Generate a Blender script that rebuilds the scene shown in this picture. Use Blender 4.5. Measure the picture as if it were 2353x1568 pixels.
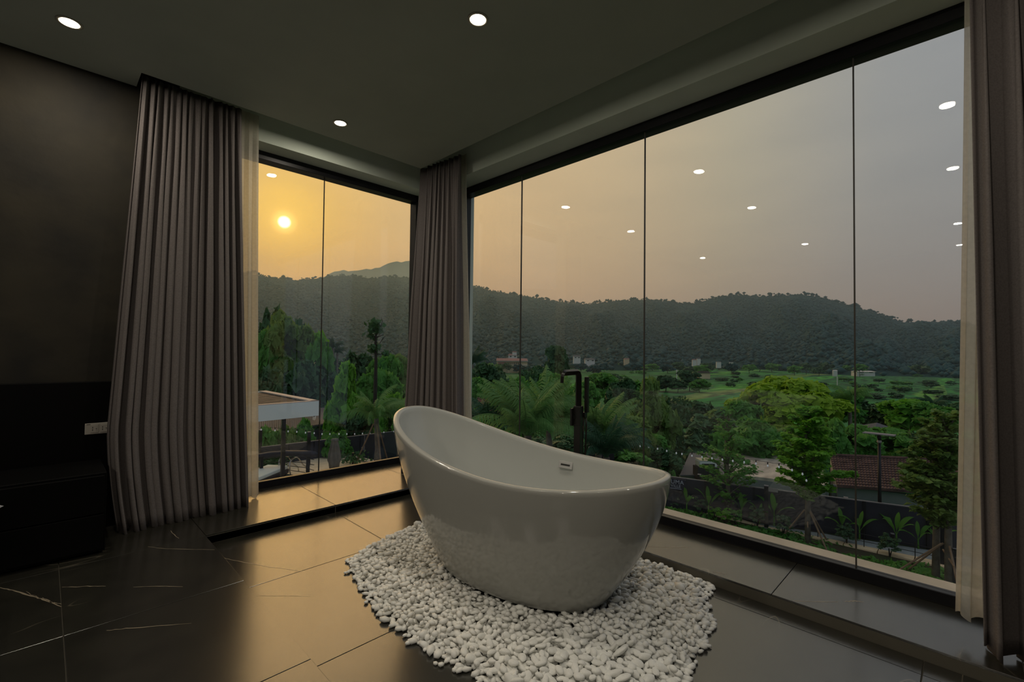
import bpy, bmesh, math, random
import numpy as np
from mathutils import Vector, Matrix
random.seed(7); RNG = np.random.default_rng(7)
for o in list(bpy.data.objects): bpy.data.objects.remove(o)
SC = bpy.context.scene; COL = SC.collection
# ------------------------------------------------------------------ camera
H0 = 1.124                      # camera height above the raised floor (floor is z = 0)
F, YAW, PIT, ROL = 1063.6, math.radians(45.325), math.radians(1.3057), math.radians(.628)
fw = np.array([math.sin(YAW)*math.cos(PIT), math.cos(YAW)*math.cos(PIT), math.sin(PIT)])
rt0 = np.array([math.cos(YAW), -math.sin(YAW), 0.]); up0 = np.cross(rt0, fw)
rt = rt0*math.cos(ROL)+up0*math.sin(ROL); up = -rt0*math.sin(ROL)+up0*math.cos(ROL)
cam = bpy.data.cameras.new('camera'); camo = bpy.data.objects.new('camera', cam); COL.objects.link(camo)
cam.sensor_width = 36; cam.lens = F/2353*36; cam.clip_start = .05; cam.clip_end = 9000
m = Matrix(((rt[0], up[0], -fw[0], 0), (rt[1], up[1], -fw[1], 0), (rt[2], up[2], -fw[2], H0), (0, 0, 0, 1)))
camo.matrix_world = m; SC.camera = camo
# ------------------------------------------------------------------ sky
SUN = np.array([.314, .919, .24]); SUN /= np.linalg.norm(SUN)
SKY_K = 1.16; HAZE = 0.00062
W = bpy.data.worlds.new('sky'); SC.world = W; W.use_nodes = True
nt = W.node_tree; nt.nodes.clear()
def N(t, **k):
    n = nt.nodes.new(t)
    for a, b in k.items(): setattr(n, a, b)
    return n
def ramp_of(tree, stops, src, interp='LINEAR'):
    r = tree.nodes.new('ShaderNodeValToRGB'); r.color_ramp.interpolation = interp
    e = r.color_ramp.elements
    e[0].position, e[0].color = stops[0][0], (*stops[0][1], 1)
    e[1].position, e[1].color = stops[-1][0], (*stops[-1][1], 1)
    for p, c in stops[1:-1]:
        x = e.new(p); x.color = (*c, 1)
    tree.links.new(src, r.inputs[0]); return r
def lin(r, g, b): return tuple(((c/255)/12.92 if c/255 <= .04045 else ((c/255+.055)/1.055)**2.4) for c in (r, g, b))
tc = N('ShaderNodeTexCoord')
dt = N('ShaderNodeVectorMath', operation='DOT_PRODUCT'); dt.inputs[1].default_value = tuple(SUN)
nm = N('ShaderNodeVectorMath', operation='NORMALIZE')
nt.links.new(tc.outputs['Generated'], nm.inputs[0]); nt.links.new(nm.outputs[0], dt.inputs[0])
ac = N('ShaderNodeMath', operation='ARCCOSINE'); nt.links.new(dt.outputs['Value'], ac.inputs[0])
dv = N('ShaderNodeMath', operation='DIVIDE'); dv.inputs[1].default_value = math.pi; nt.links.new(ac.outputs[0], dv.inputs[0])
# angle from the sun (0..180 deg -> 0..1)
def a(d): return d/180
R1 = ramp_of(nt, [(0, lin(255, 214, 92)), (a(1.2), lin(255, 212, 92)), (a(3.2), lin(252, 208, 96)), (a(6.5), lin(242, 200, 112)), (a(11), lin(230, 194, 128)),
                  (a(17), lin(218, 186, 134)), (a(27), lin(208, 182, 140)), (a(38), lin(196, 178, 145)), (a(50), lin(172, 167, 149)), (a(62), lin(150, 153, 155)),
                  (a(80), lin(138, 145, 156)), (1, lin(120, 130, 150))], dv.outputs[0])
# the sky is a little darker and duller in the haze towards the horizon
sp = N('ShaderNodeSeparateXYZ'); nt.links.new(nm.outputs[0], sp.inputs[0])
R2 = ramp_of(nt, [(0, (.80, .80, .80)), (.10, (.88, .87, .86)), (.26, (.97, .97, .95)), (.42, (1, 1, 1)), (1, (.95, .97, 1.05))], sp.outputs['Z'])
mx = N('ShaderNodeMix', data_type='RGBA', blend_type='MULTIPLY'); mx.inputs[0].default_value = 1
nt.links.new(R1.outputs[0], mx.inputs[6]); nt.links.new(R2.outputs[0], mx.inputs[7])
# soft streaks of thin cloud
mp = N('ShaderNodeMapping'); mp.inputs['Scale'].default_value = (1.6, 1.6, 7); nt.links.new(nm.outputs[0], mp.inputs[0])
cl = N('ShaderNodeTexNoise'); cl.inputs['Scale'].default_value = 2.2; cl.inputs['Detail'].default_value = 4; nt.links.new(mp.outputs[0], cl.inputs[0])
R3 = ramp_of(nt, [(.35, (.95, .955, .965)), (.68, (1.04, 1.035, 1.02))], cl.outputs[0])
mx2 = N('ShaderNodeMix', data_type='RGBA', blend_type='MULTIPLY'); mx2.inputs[0].default_value = 1
nt.links.new(mx.outputs[2], mx2.inputs[6]); nt.links.new(R3.outputs[0], mx2.inputs[7])
# the sun's disc, soft in the haze
R4 = ramp_of(nt, [(0, (7, 6.6, 5)), (a(.34), (6, 5.4, 3.6)), (a(.50), (1.5, 1.1, .35)), (a(.80), (.36, .24, .045)), (a(1.7), (.16, .10, .008)), (a(5), (0, 0, 0))], dv.outputs[0])
ad = N('ShaderNodeMix', data_type='RGBA', blend_type='ADD'); ad.inputs[0].default_value = 1
nt.links.new(mx2.outputs[2], ad.inputs[6]); nt.links.new(R4.outputs[0], ad.inputs[7])
bg = N('ShaderNodeBackground'); bg.inputs[1].default_value = SKY_K; ow = N('ShaderNodeOutputWorld')
nt.links.new(ad.outputs[2], bg.inputs[0]); nt.links.new(bg.outputs[0], ow.inputs[0])
sun = bpy.data.lights.new('sun', 'SUN'); sun.energy = .70; sun.angle = math.radians(44); sun.color = (1, .66, .30)   # low sun through haze
suno = bpy.data.objects.new('sun', sun); COL.objects.link(suno); suno.rotation_euler = Vector(tuple(-SUN)).to_track_quat('-Z', 'Y').to_euler()
W.cycles.sampling_method = 'MANUAL'; W.cycles.sample_map_resolution = 1024
vs = SC.view_settings; vs.view_transform = 'Standard'; vs.look = 'None'; vs.gamma = 1; vs.exposure = 0; vs.use_curve_mapping = False
SC.cycles.use_denoising = True
SC.cycles.max_bounces = 10; SC.cycles.transparent_max_bounces = 24; SC.cycles.diffuse_bounces = 4; SC.cycles.glossy_bounces = 4
SC.cycles.sample_clamp_indirect = 2.2
# ------------------------------------------------------------------ helpers
ORG = np.array([0, 0, H0])
def ray(px, py): return rt*(px-1176.5)/F - up*(py-784)/F + fw
def P(px, py, D): return ORG+ray(px, py)*D
def on(axis, px, py, v):
    d = ray(px, py); return ORG+d*((v-ORG[axis])/d[axis])
def ground_z(x, y):
    r = np.hypot(x, y)
    return -3.876-4.4*np.clip((r-19.5)/6, 0, 1)-1.0*np.clip((r-30)/60, 0, 1)
def G(px, D):
    d = ray(px, 816); x, y = d[0]*D, d[1]*D
    return np.array([x, y, float(ground_z(x, y))])
def tag(o, label=None, cat=None, group=None, kind=None):
    if label: o['label'] = label
    if cat: o['category'] = cat
    if group: o['group'] = group
    if kind: o['kind'] = kind
    return o
def link(o, parent=None):
    COL.objects.link(o)
    if parent: o.parent = parent
    return o
def empty(name, loc=(0, 0, 0), rz=0, **k):
    o = bpy.data.objects.new(name, None); o.empty_display_size = .1
    o.location = tuple(loc); o.rotation_euler[2] = rz
    return tag(link(o), **k)
def mesh_np(name, v, f, mat, parent=None, smooth=False):
    """verts (n,3), faces (m,k) arrays -> object"""
    v = np.asarray(v, np.float32).reshape(-1, 3); f = np.asarray(f, np.int32)
    me = bpy.data.meshes.new(name); me.vertices.add(len(v)); me.vertices.foreach_set('co', v.ravel())
    me.loops.add(f.size); me.loops.foreach_set('vertex_index', f.ravel())
    me.polygons.add(len(f)); k = f.shape[1]
    me.polygons.foreach_set('loop_start', np.arange(len(f), dtype=np.int32)*k)
    me.polygons.foreach_set('loop_total', np.full(len(f), k, np.int32))
    if smooth: me.polygons.foreach_set('use_smooth', np.ones(len(f), bool))
    me.update(calc_edges=True); me.materials.append(mat)
    return link(bpy.data.objects.new(name, me), parent)
class MB:
    def __init__(s): s.b = bmesh.new()
    def box(s, x0, x1, y0, y1, z0, z1, bev=0, rot=None, about=None):
        r = bmesh.ops.create_cube(s.b, size=1)['verts']
        M = Matrix.Translation(((x0+x1)/2, (y0+y1)/2, (z0+z1)/2)) @ Matrix.Diagonal((abs(x1-x0), abs(y1-y0), abs(z1-z0), 1))
        if rot is not None:
            c = Matrix.Translation(about or ((x0+x1)/2, (y0+y1)/2, (z0+z1)/2)); M = c @ rot @ c.inverted() @ M
        bmesh.ops.transform(s.b, matrix=M, verts=r)
        if bev:
            es = list({e for v in r for e in v.link_edges})
            bmesh.ops.bevel(s.b, geom=es, offset=bev, segments=2, affect='EDGES', profile=.5)
        return s
    def tube(s, pts, rad, n=8, caps=True, sq=False):
        pts = [Vector(tuple(p)) for p in pts]; rad = rad if hasattr(rad, '__len__') else [rad]*len(pts)
        rings = []; nrm = None
        for i, p in enumerate(pts):
            t = (pts[min(i+1, len(pts)-1)]-pts[max(i-1, 0)]).normalized()
            if nrm is None: nrm = t.orthogonal().normalized() if abs(t.z) > .9 or not sq else Vector((0, 0, 1)).cross(t).normalized()
            nrm = (nrm-t*nrm.dot(t)).normalized(); bn = t.cross(nrm)
            rr = rad[i]; ra, rb = rr if hasattr(rr, '__len__') else (rr, rr)
            ang = [math.pi/4+k*math.pi/2 for k in range(4)] if sq else [2*math.pi*k/n for k in range(n)]
            rings.append([s.b.verts.new(p+nrm*math.cos(q)*ra+bn*math.sin(q)*rb) for q in ang])
        n = len(rings[0])
        for A, B in zip(rings, rings[1:]):
            for k in range(n): s.b.faces.new((A[k], A[(k+1) % n], B[(k+1) % n], B[k]))
        if caps and len(rings) > 1: s.b.faces.new(rings[0][::-1]); s.b.faces.new(rings[-1])
        return s
    def lathe(s, prof, c=(0, 0, 0), n=20):
        rings = []
        for r, z in prof:
            rings.append([s.b.verts.new((c[0]+max(r, 1e-4)*math.cos(2*math.pi*k/n), c[1]+max(r, 1e-4)*math.sin(2*math.pi*k/n), c[2]+z)) for k in range(n)])
        for A, B in zip(rings, rings[1:]):
            for k in range(n): s.b.faces.new((A[k], A[(k+1) % n], B[(k+1) % n], B[k]))
        s.b.faces.new(rings[0][::-1]); s.b.faces.new(rings[-1]); return s
    def face(s, *pts): s.b.faces.new([s.b.verts.new(tuple(p)) for p in pts]); return s
    def prism(s, poly, z0, z1):
        A = [s.b.verts.new((x, y, z0)) for x, y in poly]; B = [s.b.verts.new((x, y, z1)) for x, y in poly]
        s.b.faces.new(A[::-1]); s.b.faces.new(B)
        for i in range(len(A)): j = (i+1) % len(A); s.b.faces.new((A[i], A[j], B[j], B[i]))
        return s
    def build(s, name, mat, parent=None, smooth=False):
        bmesh.ops.recalc_face_normals(s.b, faces=s.b.faces)
        me = bpy.data.meshes.new(name); s.b.to_mesh(me); s.b.free(); me.materials.append(mat)
        if smooth:
            for p in me.polygons: p.use_smooth = True
            if smooth == 'auto': me.set_sharp_from_angle(angle=math.radians(35))
        return link(bpy.data.objects.new(name, me), parent)
def mat(name, col, rough=.6, var=0, scale=4, metal=0, emit=None, trans=0, bump=0, bscale=30, spec=.5, tlc=0, coat=0, col2=None, stretch=None, detail=5):
    M = bpy.data.materials.new(name); M.use_nodes = True; t = M.node_tree; b = t.nodes['Principled BSDF']
    b.inputs['Base Color'].default_value = (*col, 1); b.inputs['Roughness'].default_value = rough; b.inputs['Metallic'].default_value = metal
    b.inputs['Specular IOR Level'].default_value = spec; b.inputs['Coat Weight'].default_value = coat
    tcn = t.nodes.new('ShaderNodeTexCoord'); src = tcn.outputs['Object']
    if stretch:
        mpn = t.nodes.new('ShaderNodeMapping'); mpn.inputs['Scale'].default_value = stretch; t.links.new(src, mpn.inputs[0]); src = mpn.outputs[0]
    if var or col2:
        n = t.nodes.new('ShaderNodeTexNoise'); n.inputs['Scale'].default_value = scale; n.inputs['Detail'].default_value = detail
        t.links.new(src, n.inputs['Vector'])
        c2 = col2 or tuple(min(1, c*(1+var)) for c in col); c1 = tuple(c*(1-var) for c in col) if not col2 else col
        r = ramp_of(t, [(.33, c1), (.67, c2)], n.outputs[0]); t.links.new(r.outputs[0], b.inputs['Base Color'])
    if bump:
        n2 = t.nodes.new('ShaderNodeTexNoise'); n2.inputs['Scale'].default_value = bscale; n2.inputs['Detail'].default_value = 4; t.links.new(src, n2.inputs['Vector'])
        bu = t.nodes.new('ShaderNodeBump'); bu.inputs['Strength'].default_value = bump; bu.inputs['Distance'].default_value = .02
        t.links.new(n2.outputs[0], bu.inputs['Height']); t.links.new(bu.outputs[0], b.inputs['Normal'])
    if emit: b.inputs['Emission Color'].default_value = (*emit[0], 1); b.inputs['Emission Strength'].default_value = emit[1]
    if tlc:       # leaf or cloth that lets some light through
        o = t.nodes['Material Output']; tr = t.nodes.new('ShaderNodeBsdfTranslucent'); mxs = t.nodes.new('ShaderNodeMixShader'); mxs.inputs[0].default_value = tlc
        s0 = b.inputs['Base Color'].links[0].from_socket if b.inputs['Base Color'].links else None
        if s0: t.links.new(s0, tr.inputs[0])
        else: tr.inputs[0].default_value = (*col, 1)
        t.links.new(b.outputs[0], mxs.inputs[1]); t.links.new(tr.outputs[0], mxs.inputs[2]); t.links.new(mxs.outputs[0], o.inputs[0])
    if trans:     # open weave: part of the light passes straight through
        o = t.nodes['Material Output']; prev = o.inputs[0].links[0].from_socket; tp = t.nodes.new('ShaderNodeBsdfTransparent'); m2 = t.nodes.new('ShaderNodeMixShader'); m2.inputs[0].default_value = trans
        t.links.new(prev, m2.inputs[1]); t.links.new(tp.outputs[0], m2.inputs[2]); t.links.new(m2.outputs[0], o.inputs[0])
    return M
def leafmat(name, c1, c2, tlc=.42, scale=.7):
    return mat(name, c1, .55, col2=c2, scale=scale, tlc=tlc, detail=8, spec=.3)
# ------------------------------------------------------------------ materials
M_ceil = mat('ceiling_paint', (.42, .46, .40), .85, var=.03)
M_beam = mat('beam_paint', (.66, .73, .64), .85, var=.03)
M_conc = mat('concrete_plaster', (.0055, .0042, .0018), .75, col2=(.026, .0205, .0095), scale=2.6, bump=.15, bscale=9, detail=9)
M_black = mat('black_lacquer', (.003, .003, .003), .5, spec=.10)
M_frame = mat('black_aluminium', (.008, .008, .010), .35, spec=.3)
M_joint = mat('silicone_joint', (.05, .045, .035), .5)
M_grout = mat('grout', (.12, .11, .085), .6)
M_curt = mat('curtain_cloth', (.185, .165, .16), .95, var=.12, scale=160, spec=.1, tlc=.10)
M_sheer = mat('sheer_voile', (.78, .74, .66), .9, var=.05, scale=60, spec=.1, tlc=.65, trans=.36)
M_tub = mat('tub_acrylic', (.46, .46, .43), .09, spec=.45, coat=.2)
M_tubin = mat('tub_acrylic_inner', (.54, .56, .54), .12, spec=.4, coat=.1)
M_chrome = mat('chrome', (.55, .55, .54), .25, metal=.35)
M_faucet = mat('matt_black_metal', (.012, .011, .010), .32, spec=.5)
M_hose = mat('hose_metal', (.05, .045, .04), .3, metal=.7)
M_plast = mat('ivory_plastic', (.40, .37, .33), .45)
M_hole = mat('socket_hole', (.02, .02, .02), .6)
M_white = mat('white_linen', (.55, .55, .58), .9)
M_peb = mat('white_river_stone', (.86, .86, .82), .5, col2=(.95, .95, .92), scale=3, spec=.35)
M_lamp = mat('lamp_lens', (1, .95, .8), .5, emit=((1, .87, .62), 9))
M_trim = mat('lamp_trim', (.45, .43, .36), .5)
def tile_mat():
    M = bpy.data.materials.new('dark_marble_tile'); M.use_nodes = True; t = M.node_tree; b = t.nodes['Principled BSDF']
    b.inputs['Roughness'].default_value = .22; b.inputs['IOR'].default_value = 2.3
    tcn = t.nodes.new('ShaderNodeNewGeometry')
    n = t.nodes.new('ShaderNodeTexNoise'); n.inputs['Scale'].default_value = 5; n.inputs['Detail'].default_value = 8
    t.links.new(tcn.outputs['Position'], n.inputs['Vector'])
    base = ramp_of(t, [(.3, (.015, .0145, .0115)), (.7, (.028, .0265, .020))], n.outputs[0])
    # sparse pale veins: thin level lines of a warped field, broken up by a mask
    mpn = t.nodes.new('ShaderNodeMapping'); mpn.inputs['Rotation'].default_value = (0, 0, math.radians(40)); mpn.inputs['Scale'].default_value = (.55, 2.1, 1)
    t.links.new(tcn.outputs['Position'], mpn.inputs[0])
    w = t.nodes.new('ShaderNodeTexNoise'); w.inputs['Scale'].default_value = 1.1; w.inputs['Detail'].default_value = 3; w.inputs['Roughness'].default_value = .55
    t.links.new(mpn.outputs[0], w.inputs['Vector'])
    s = t.nodes.new('ShaderNodeMath'); s.operation = 'SUBTRACT'; s.inputs[1].default_value = .5; t.links.new(w.outputs[0], s.inputs[0])
    ab = t.nodes.new('ShaderNodeMath'); ab.operation = 'ABSOLUTE'; t.links.new(s.outputs[0], ab.inputs[0])
    line = ramp_of(t, [(0, (1, 1, 1)), (.0016, (.5, .5, .5)), (.0034, (0, 0, 0))], ab.outputs[0])
    k = t.nodes.new('ShaderNodeTexNoise'); k.inputs['Scale'].default_value = 2.3; t.links.new(tcn.outputs['Position'], k.inputs['Vector'])
    mask = ramp_of(t, [(.56, (0, 0, 0)), (.68, (.55, .55, .55))], k.outputs[0])
    mm = t.nodes.new('ShaderNodeMath'); mm.operation = 'MULTIPLY'; t.links.new(line.outputs[0], mm.inputs[0]); t.links.new(mask.outputs[0], mm.inputs[1])
    mix = t.nodes.new('ShaderNodeMix'); mix.data_type = 'RGBA'; mix.inputs[7].default_value = (.30, .26, .19, 1)
    t.links.new(mm.outputs[0], mix.inputs[0]); t.links.new(base.outputs[0], mix.inputs[6]); t.links.new(mix.outputs[2], b.inputs['Base Color'])
    return M
M_tile = tile_mat()
M_vein = mat('pale_vein', (.30, .25, .18), .35)
def glass_mat():
    M = bpy.data.materials.new('window_glass'); M.use_nodes = True; t = M.node_tree; t.nodes.clear()
    g = t.nodes.new('ShaderNodeNewGeometry'); d = t.nodes.new('ShaderNodeVectorMath'); d.operation = 'DOT_PRODUCT'
    t.links.new(g.outputs['Normal'], d.inputs[0]); t.links.new(g.outputs['Incoming'], d.inputs[1])
    ab = t.nodes.new('ShaderNodeMath'); ab.operation = 'ABSOLUTE'; t.links.new(d.outputs['Value'], ab.inputs[0])
    om = t.nodes.new('ShaderNodeMath'); om.operation = 'SUBTRACT'; om.inputs[0].default_value = 1; t.links.new(ab.outputs[0], om.inputs[1])
    pw = t.nodes.new('ShaderNodeMath'); pw.operation = 'POWER'; pw.inputs[1].default_value = 5; t.links.new(om.outputs[0], pw.inputs[0])
    ma = t.nodes.new('ShaderNodeMath'); ma.operation = 'MULTIPLY_ADD'; ma.inputs[1].default_value = .955; ma.inputs[2].default_value = .045; t.links.new(pw.outputs[0], ma.inputs[0])
    tp = t.nodes.new('ShaderNodeBsdfTransparent'); tp.inputs[0].default_value = (.975, .985, .975, 1)
    gl = t.nodes.new('ShaderNodeBsdfGlossy'); gl.inputs['Roughness'].default_value = 0
    mxs = t.nodes.new('ShaderNodeMixShader'); o = t.nodes.new('ShaderNodeOutputMaterial')
    t.links.new(ma.outputs[0], mxs.inputs[0]); t.links.new(tp.outputs[0], mxs.inputs[1]); t.links.new(gl.outputs[0], mxs.inputs[2]); t.links.new(mxs.outputs[0], o.inputs[0])
    return M
M_glass = glass_mat()
# outdoors
M_grass = mat('grass', (.012, .045, .010), .9, col2=(.04, .085, .02), scale=3, bump=.6, bscale=20)
M_soil = mat('garden_soil', (.055, .035, .018), .95, col2=(.03, .06, .018), scale=2.2, bump=.5, bscale=12, detail=9)
M_path = mat('grey_path', (.34, .37, .36), .8, var=.12, scale=5)
M_beige = mat('beige_paving', (.80, .62, .38), .8, var=.12, scale=3)
M_ledge = mat('ledge_stone', (.50, .44, .36), .7, var=.12, scale=6)
M_fence = mat('fence_charcoal', (.028, .028, .038), .6, var=.25, scale=2)
M_fcap = mat('fence_cap', (.20, .19, .19), .6)
M_post = mat('post_black', (.006, .006, .007), .5)
M_slab = mat('roof_concrete', (.72, .61, .46), .85, col2=(.40, .33, .25), scale=.7, bump=.3, detail=9, stretch=(1, 3, 1))
M_greyroof = mat('grey_sheet_roof', (.085, .082, .088), .6, var=.12, scale=1.5)
M_wallc = mat('house_render', (.15, .16, .15), .9, col2=(.25, .25, .23), scale=.8, detail=8)
M_tileroof = mat('terracotta_tiles', (.055, .028, .022), .85, col2=(.13, .07, .055), scale=3, detail=8)
M_redroof = mat('red_tiles', (.16, .06, .05), .85, col2=(.28, .12, .09), scale=2, detail=8)
M_cream = mat('cream_render', (.72, .58, .34), .85)
M_pink = mat('far_roof_pink', (.30, .15, .13), .85)
M_pale = mat('far_wall_pale', (.75, .73, .68), .85)
M_dark = mat('dark_opening', (.012, .012, .012), .8)
M_bark = mat('bark', (.10, .085, .06), .9, col2=(.19, .165, .125), scale=6)
M_barkd = mat('bark_dark', (.03, .024, .018), .9, var=.3, scale=6)
M_wood = mat('timber_stake', (.22, .15, .09), .85, var=.2)
M_steel = mat('bright_steel', (.55, .53, .5), .25, metal=1)
M_bulb = mat('bulb_glass', (.8, .83, .83), .3, emit=((.9, .95, 1), .12))
M_sign = mat('sign_letters', (.42, .48, .52), .6)
M_persh = mat('parasol_cloth', (.16, .15, .12), .9, var=.15)
M_pergw = mat('pergola_white', (.80, .88, .82), .6)
M_pergt = mat('pergola_edge', (.62, .48, .38), .6)
M_slat = mat('pergola_slat', (.05, .042, .045), .6, var=.2)
M_water = mat('pool_water', (.05, .09, .09), .05, spec=.6)
L_bright = leafmat('leaves_bright', (0.114, 0.356, 0.029), (0.276, 0.583, 0.056), scale=.35)
L_mid = leafmat('leaves_mid', (0.084, 0.281, 0.047), (0.206, 0.467, 0.084), scale=.4)
L_dark = leafmat('leaves_dark', (0.036, 0.101, 0.038), (0.089, 0.203, 0.065), .2, scale=.4)
L_olive = leafmat('leaves_olive', (0.133, 0.253, 0.052), (0.283, 0.416, 0.111), scale=.5)
L_yell = leafmat('leaves_yellow_green', (0.235, 0.431, 0.028), (0.490, 0.705, 0.059), scale=.25)
L_palm = leafmat('palm_fronds', (0.082, 0.260, 0.058), (0.278, 0.457, 0.146), scale=1.2)
L_palmd = leafmat('palm_fronds_dark', (0.027, 0.096, 0.048), (0.068, 0.163, 0.068), .2)
L_ban = leafmat('banana_leaves', (.10, .28, .04), (.2, .42, .07), .4, scale=1.5)
L_shrub = leafmat('shrub_leaves', (0.068, 0.149, 0.068), (0.135, 0.243, 0.121), scale=4)
L_hill_haze = leafmat('forest', (.006, .072, .076), (.014, .108, .104), .3, scale=.012)  # leaf colour pushed to blue-green to carry the haze over the hills
# ------------------------------------------------------------------ room shell
CE = 2.839; PIT_Z = -.0546
GX, GY = 2.91, 4.12             # planes of the two glass walls
EX, EY = 2.424, 3.270           # edges of the sunken bay
def st(o): o['kind'] = 'structure'; return o
ceil = st(MB().box(-4.5, 2.459, -3, 3.662, CE, CE+.12).box(-4.5, .388, 3.662, 3.9, CE, CE+.12).build('ceiling', M_ceil))
MB().box(-4.7, 3.1, -3.2, 4.3, CE+.30, CE+.40).build('pocket_ceiling', M_beam, ceil)
MB().box(2.459, 2.475, -3, 3.678, CE+.12, CE+.3).box(.388, 2.475, 3.662, 3.678, CE+.12, CE+.3).build('pocket_side', M_beam, ceil)
BZ = 2.729
wa = st(MB().box(-4.5, .62, 3.88, 4.25, -.2, CE+.3).box(.62, 3.1, 3.88, 4.25, BZ, CE+.3).build('wall_far', M_conc))
wa.data.materials.append(M_beam)
for p in wa.data.polygons:
    if p.center.x > .7 or p.center.z > BZ+.02 and p.center.x > .5: p.material_index = 1
wb = st(MB().box(2.67, 3.05, -.55, 3.88, BZ, CE+.3).box(2.67, 3.05, -3, -.55, -.2, CE+.3).box(2.70, 3.05, 3.58, 4.17, -.2, BZ).build('wall_right', M_beam))
st(MB().box(-4.7, -4.5, -3.2, 4.25, -.2, CE+.3).build('wall_left', M_conc))
st(MB().box(-4.5, 3.05, -3.2, -3, -.2, CE+.3).build('wall_near', M_conc))
fl = st(MB().box(-4.5, .711, -3, EY, -.2, -.010).box(.711, EX, -3, EY, -.25, PIT_Z-.010).box(-4.5, 3.0, EY, 4.2, -.2, -.010).box(EX, 3.0, -3, EY, -.2, -.010).build('floor', M_grout))
g = .0016
def tiles(x_edges, y_edges, ztop, name='floor_tile'):
    for xa, xb in zip(x_edges, x_edges[1:]):
        for ya, yb in zip(y_edges, y_edges[1:]):
            MB().box(xa+g, xb-g, ya+g, yb-g, ztop-.010, ztop, bev=.0012).build(name, M_tile, fl)
tiles([-2.318, -1.518, -.719, .081, .711], [-3, -2.29, -1.49, -.69, .11, .91, 1.71, 2.51, EY], 0)
tiles([-2.318, -1.518, -.719, .081, .711, 1.511, 2.311, 3.0], [EY, 4.08, 4.2], 0)
tiles([EX, 3.0], [-3, -2.53, -1.73, -.93, -.13, .67, 1.47, 2.27, 3.07, EY], 0)
tiles([.711, 1.511, 2.311, EX], [-3, -2.25, -1.45, -.655, .135, .935, 1.735, 2.535, EY], PIT_Z)
# stone faces of the step
for xa, xb in ((.711, 1.511), (1.511, 2.311), (2.311, EX)): MB().box(xa+g, xb-g, EY, EY+.008, PIT_Z, -.0115).build('step_face', M_tile, fl)
for ya, yb in ((-3, -.93), (-.93, .67), (.67, 2.27), (2.27, EY)): MB().box(EX, EX+.008, ya+g, yb-g, PIT_Z, -.0115).build('step_face', M_tile, fl)
MB().box(.703, .711, -3, EY, PIT_Z, -.0115).build('step_face', M_tile, fl)
# pale mineral veins that show clearly in the photograph (inlaid flush in the tiles)
def vein(pts, w, z):
    pts = [on(2, px, py, z) for px, py in pts]; out = []
    for i in range(len(pts)-1):
        for k in range(5):
            q = pts[i]+(pts[i+1]-pts[i])*k/5; out.append(q+np.array([RNG.normal(0, .0014), RNG.normal(0, .0014), 0]))
    out.append(pts[-1]); v = []; n = len(out)
    for i, q in enumerate(out):
        t = out[min(i+1, n-1)]-out[max(i-1, 0)]; t = t/np.linalg.norm(t); s = np.array([-t[1], t[0], 0])*w*(.35+.65*math.sin(math.pi*(i+.5)/n))*(.6+.8*RNG.random())
        v += [q+s+[0, 0, .0004], q-s+[0, 0, .0004]]
    f = [(2*i, 2*i+1, 2*i+3, 2*i+2) for i in range(n-1)]
    mesh_np('vein', v, f, M_vein, fl)
for pts, w in (([(0, 1351), (28, 1357), (75, 1370), (100, 1378), (141, 1395)], .0035), ([(98, 1374), (120, 1385), (141, 1389)], .002),
               ([(143, 1350), (200, 1348), (243, 1348)], .0022), ([(308, 1349), (370, 1348), (420, 1349)], .0018), ([(243, 1450), (300, 1444), (440, 1433)], .0018),
               ([(340, 1257), (380, 1262), (493, 1264)], .0018), ([(392, 1220), (402, 1231), (411, 1238)], .002), ([(60, 1359), (96, 1378)], .001)): vein(pts, w, 0)
for pts, w in (([(515, 1283), (545, 1290), (620, 1304), (700, 1314)], .002), ([(590, 1370), (650, 1370), (720, 1371)], .0012)): vein(pts, w, PIT_Z)
for pts, w in (([(1485, 1257), (1520, 1258), (1540, 1259), (1580, 1258)], .0016), ([(1822, 1382), (1926, 1384)], .0018), ([(1940, 1383), (1965, 1382), (1984, 1384)], .003), ([(1640, 1315), (1668, 1320)], .0014)): vein(pts, w, 0)
# ------------------------------------------------------------------ windows
def window(name, axis, plane, lo, hi, joints, face):
    """axis 0: wall along x at y=plane; axis 1: wall along y at x=plane"""
    w = st(empty(name, (0, 0, 0)))
    def bx(a0, a1, d0, d1, z0, z1, nm, mt, bev=0):
        m_ = MB()
        (m_.box(a0, a1, d0, d1, z0, z1, bev) if axis == 0 else m_.box(d0, d1, a0, a1, z0, z1, bev)); return m_.build(nm, mt, w)
    bx(lo, hi, face, face+.11, 2.661, 2.729, 'top_rail', M_frame, .003)
    bx(lo, hi, face, face+.035, 0, .054, 'bottom_rail', M_frame, .003)
    bx(lo, hi, face+.075, face+.095, 0, .040, 'bottom_rail', M_frame, .002)
    bx(lo, hi, face+.035, face+.075, 0, .020, 'bottom_rail', M_frame)
    bx(lo, lo+.04, face, face+.11, 0, 2.729, 'side_rail', M_frame, .003); bx(hi-.04, hi, face, face+.11, 0, 2.729, 'side_rail', M_frame, .003)
    e = [lo+.03]+joints+[hi-.03]
    for p, q in zip(e, e[1:]): bx(p+.003, q-.003, plane-.005, plane+.005, .02, 2.70, 'pane', M_glass)
    for j in joints: bx(j-.003, j+.003, plane-.006, plane+.006, .02, 2.67, 'joint', M_joint)
    return w
window('window_1', 0, GY, .60, 2.715, [1.742], 4.06)
window('window_2', 1, GX, -.60, 3.60, [.416, 1.595, 2.774], 2.885)
st(MB().box(2.985, 3.098, -3, 4.5, -.25, .036, bev=.003).box(-1, 3.0, 4.2, 4.36, -.25, -.03).build('trim_1', M_ledge))
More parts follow.
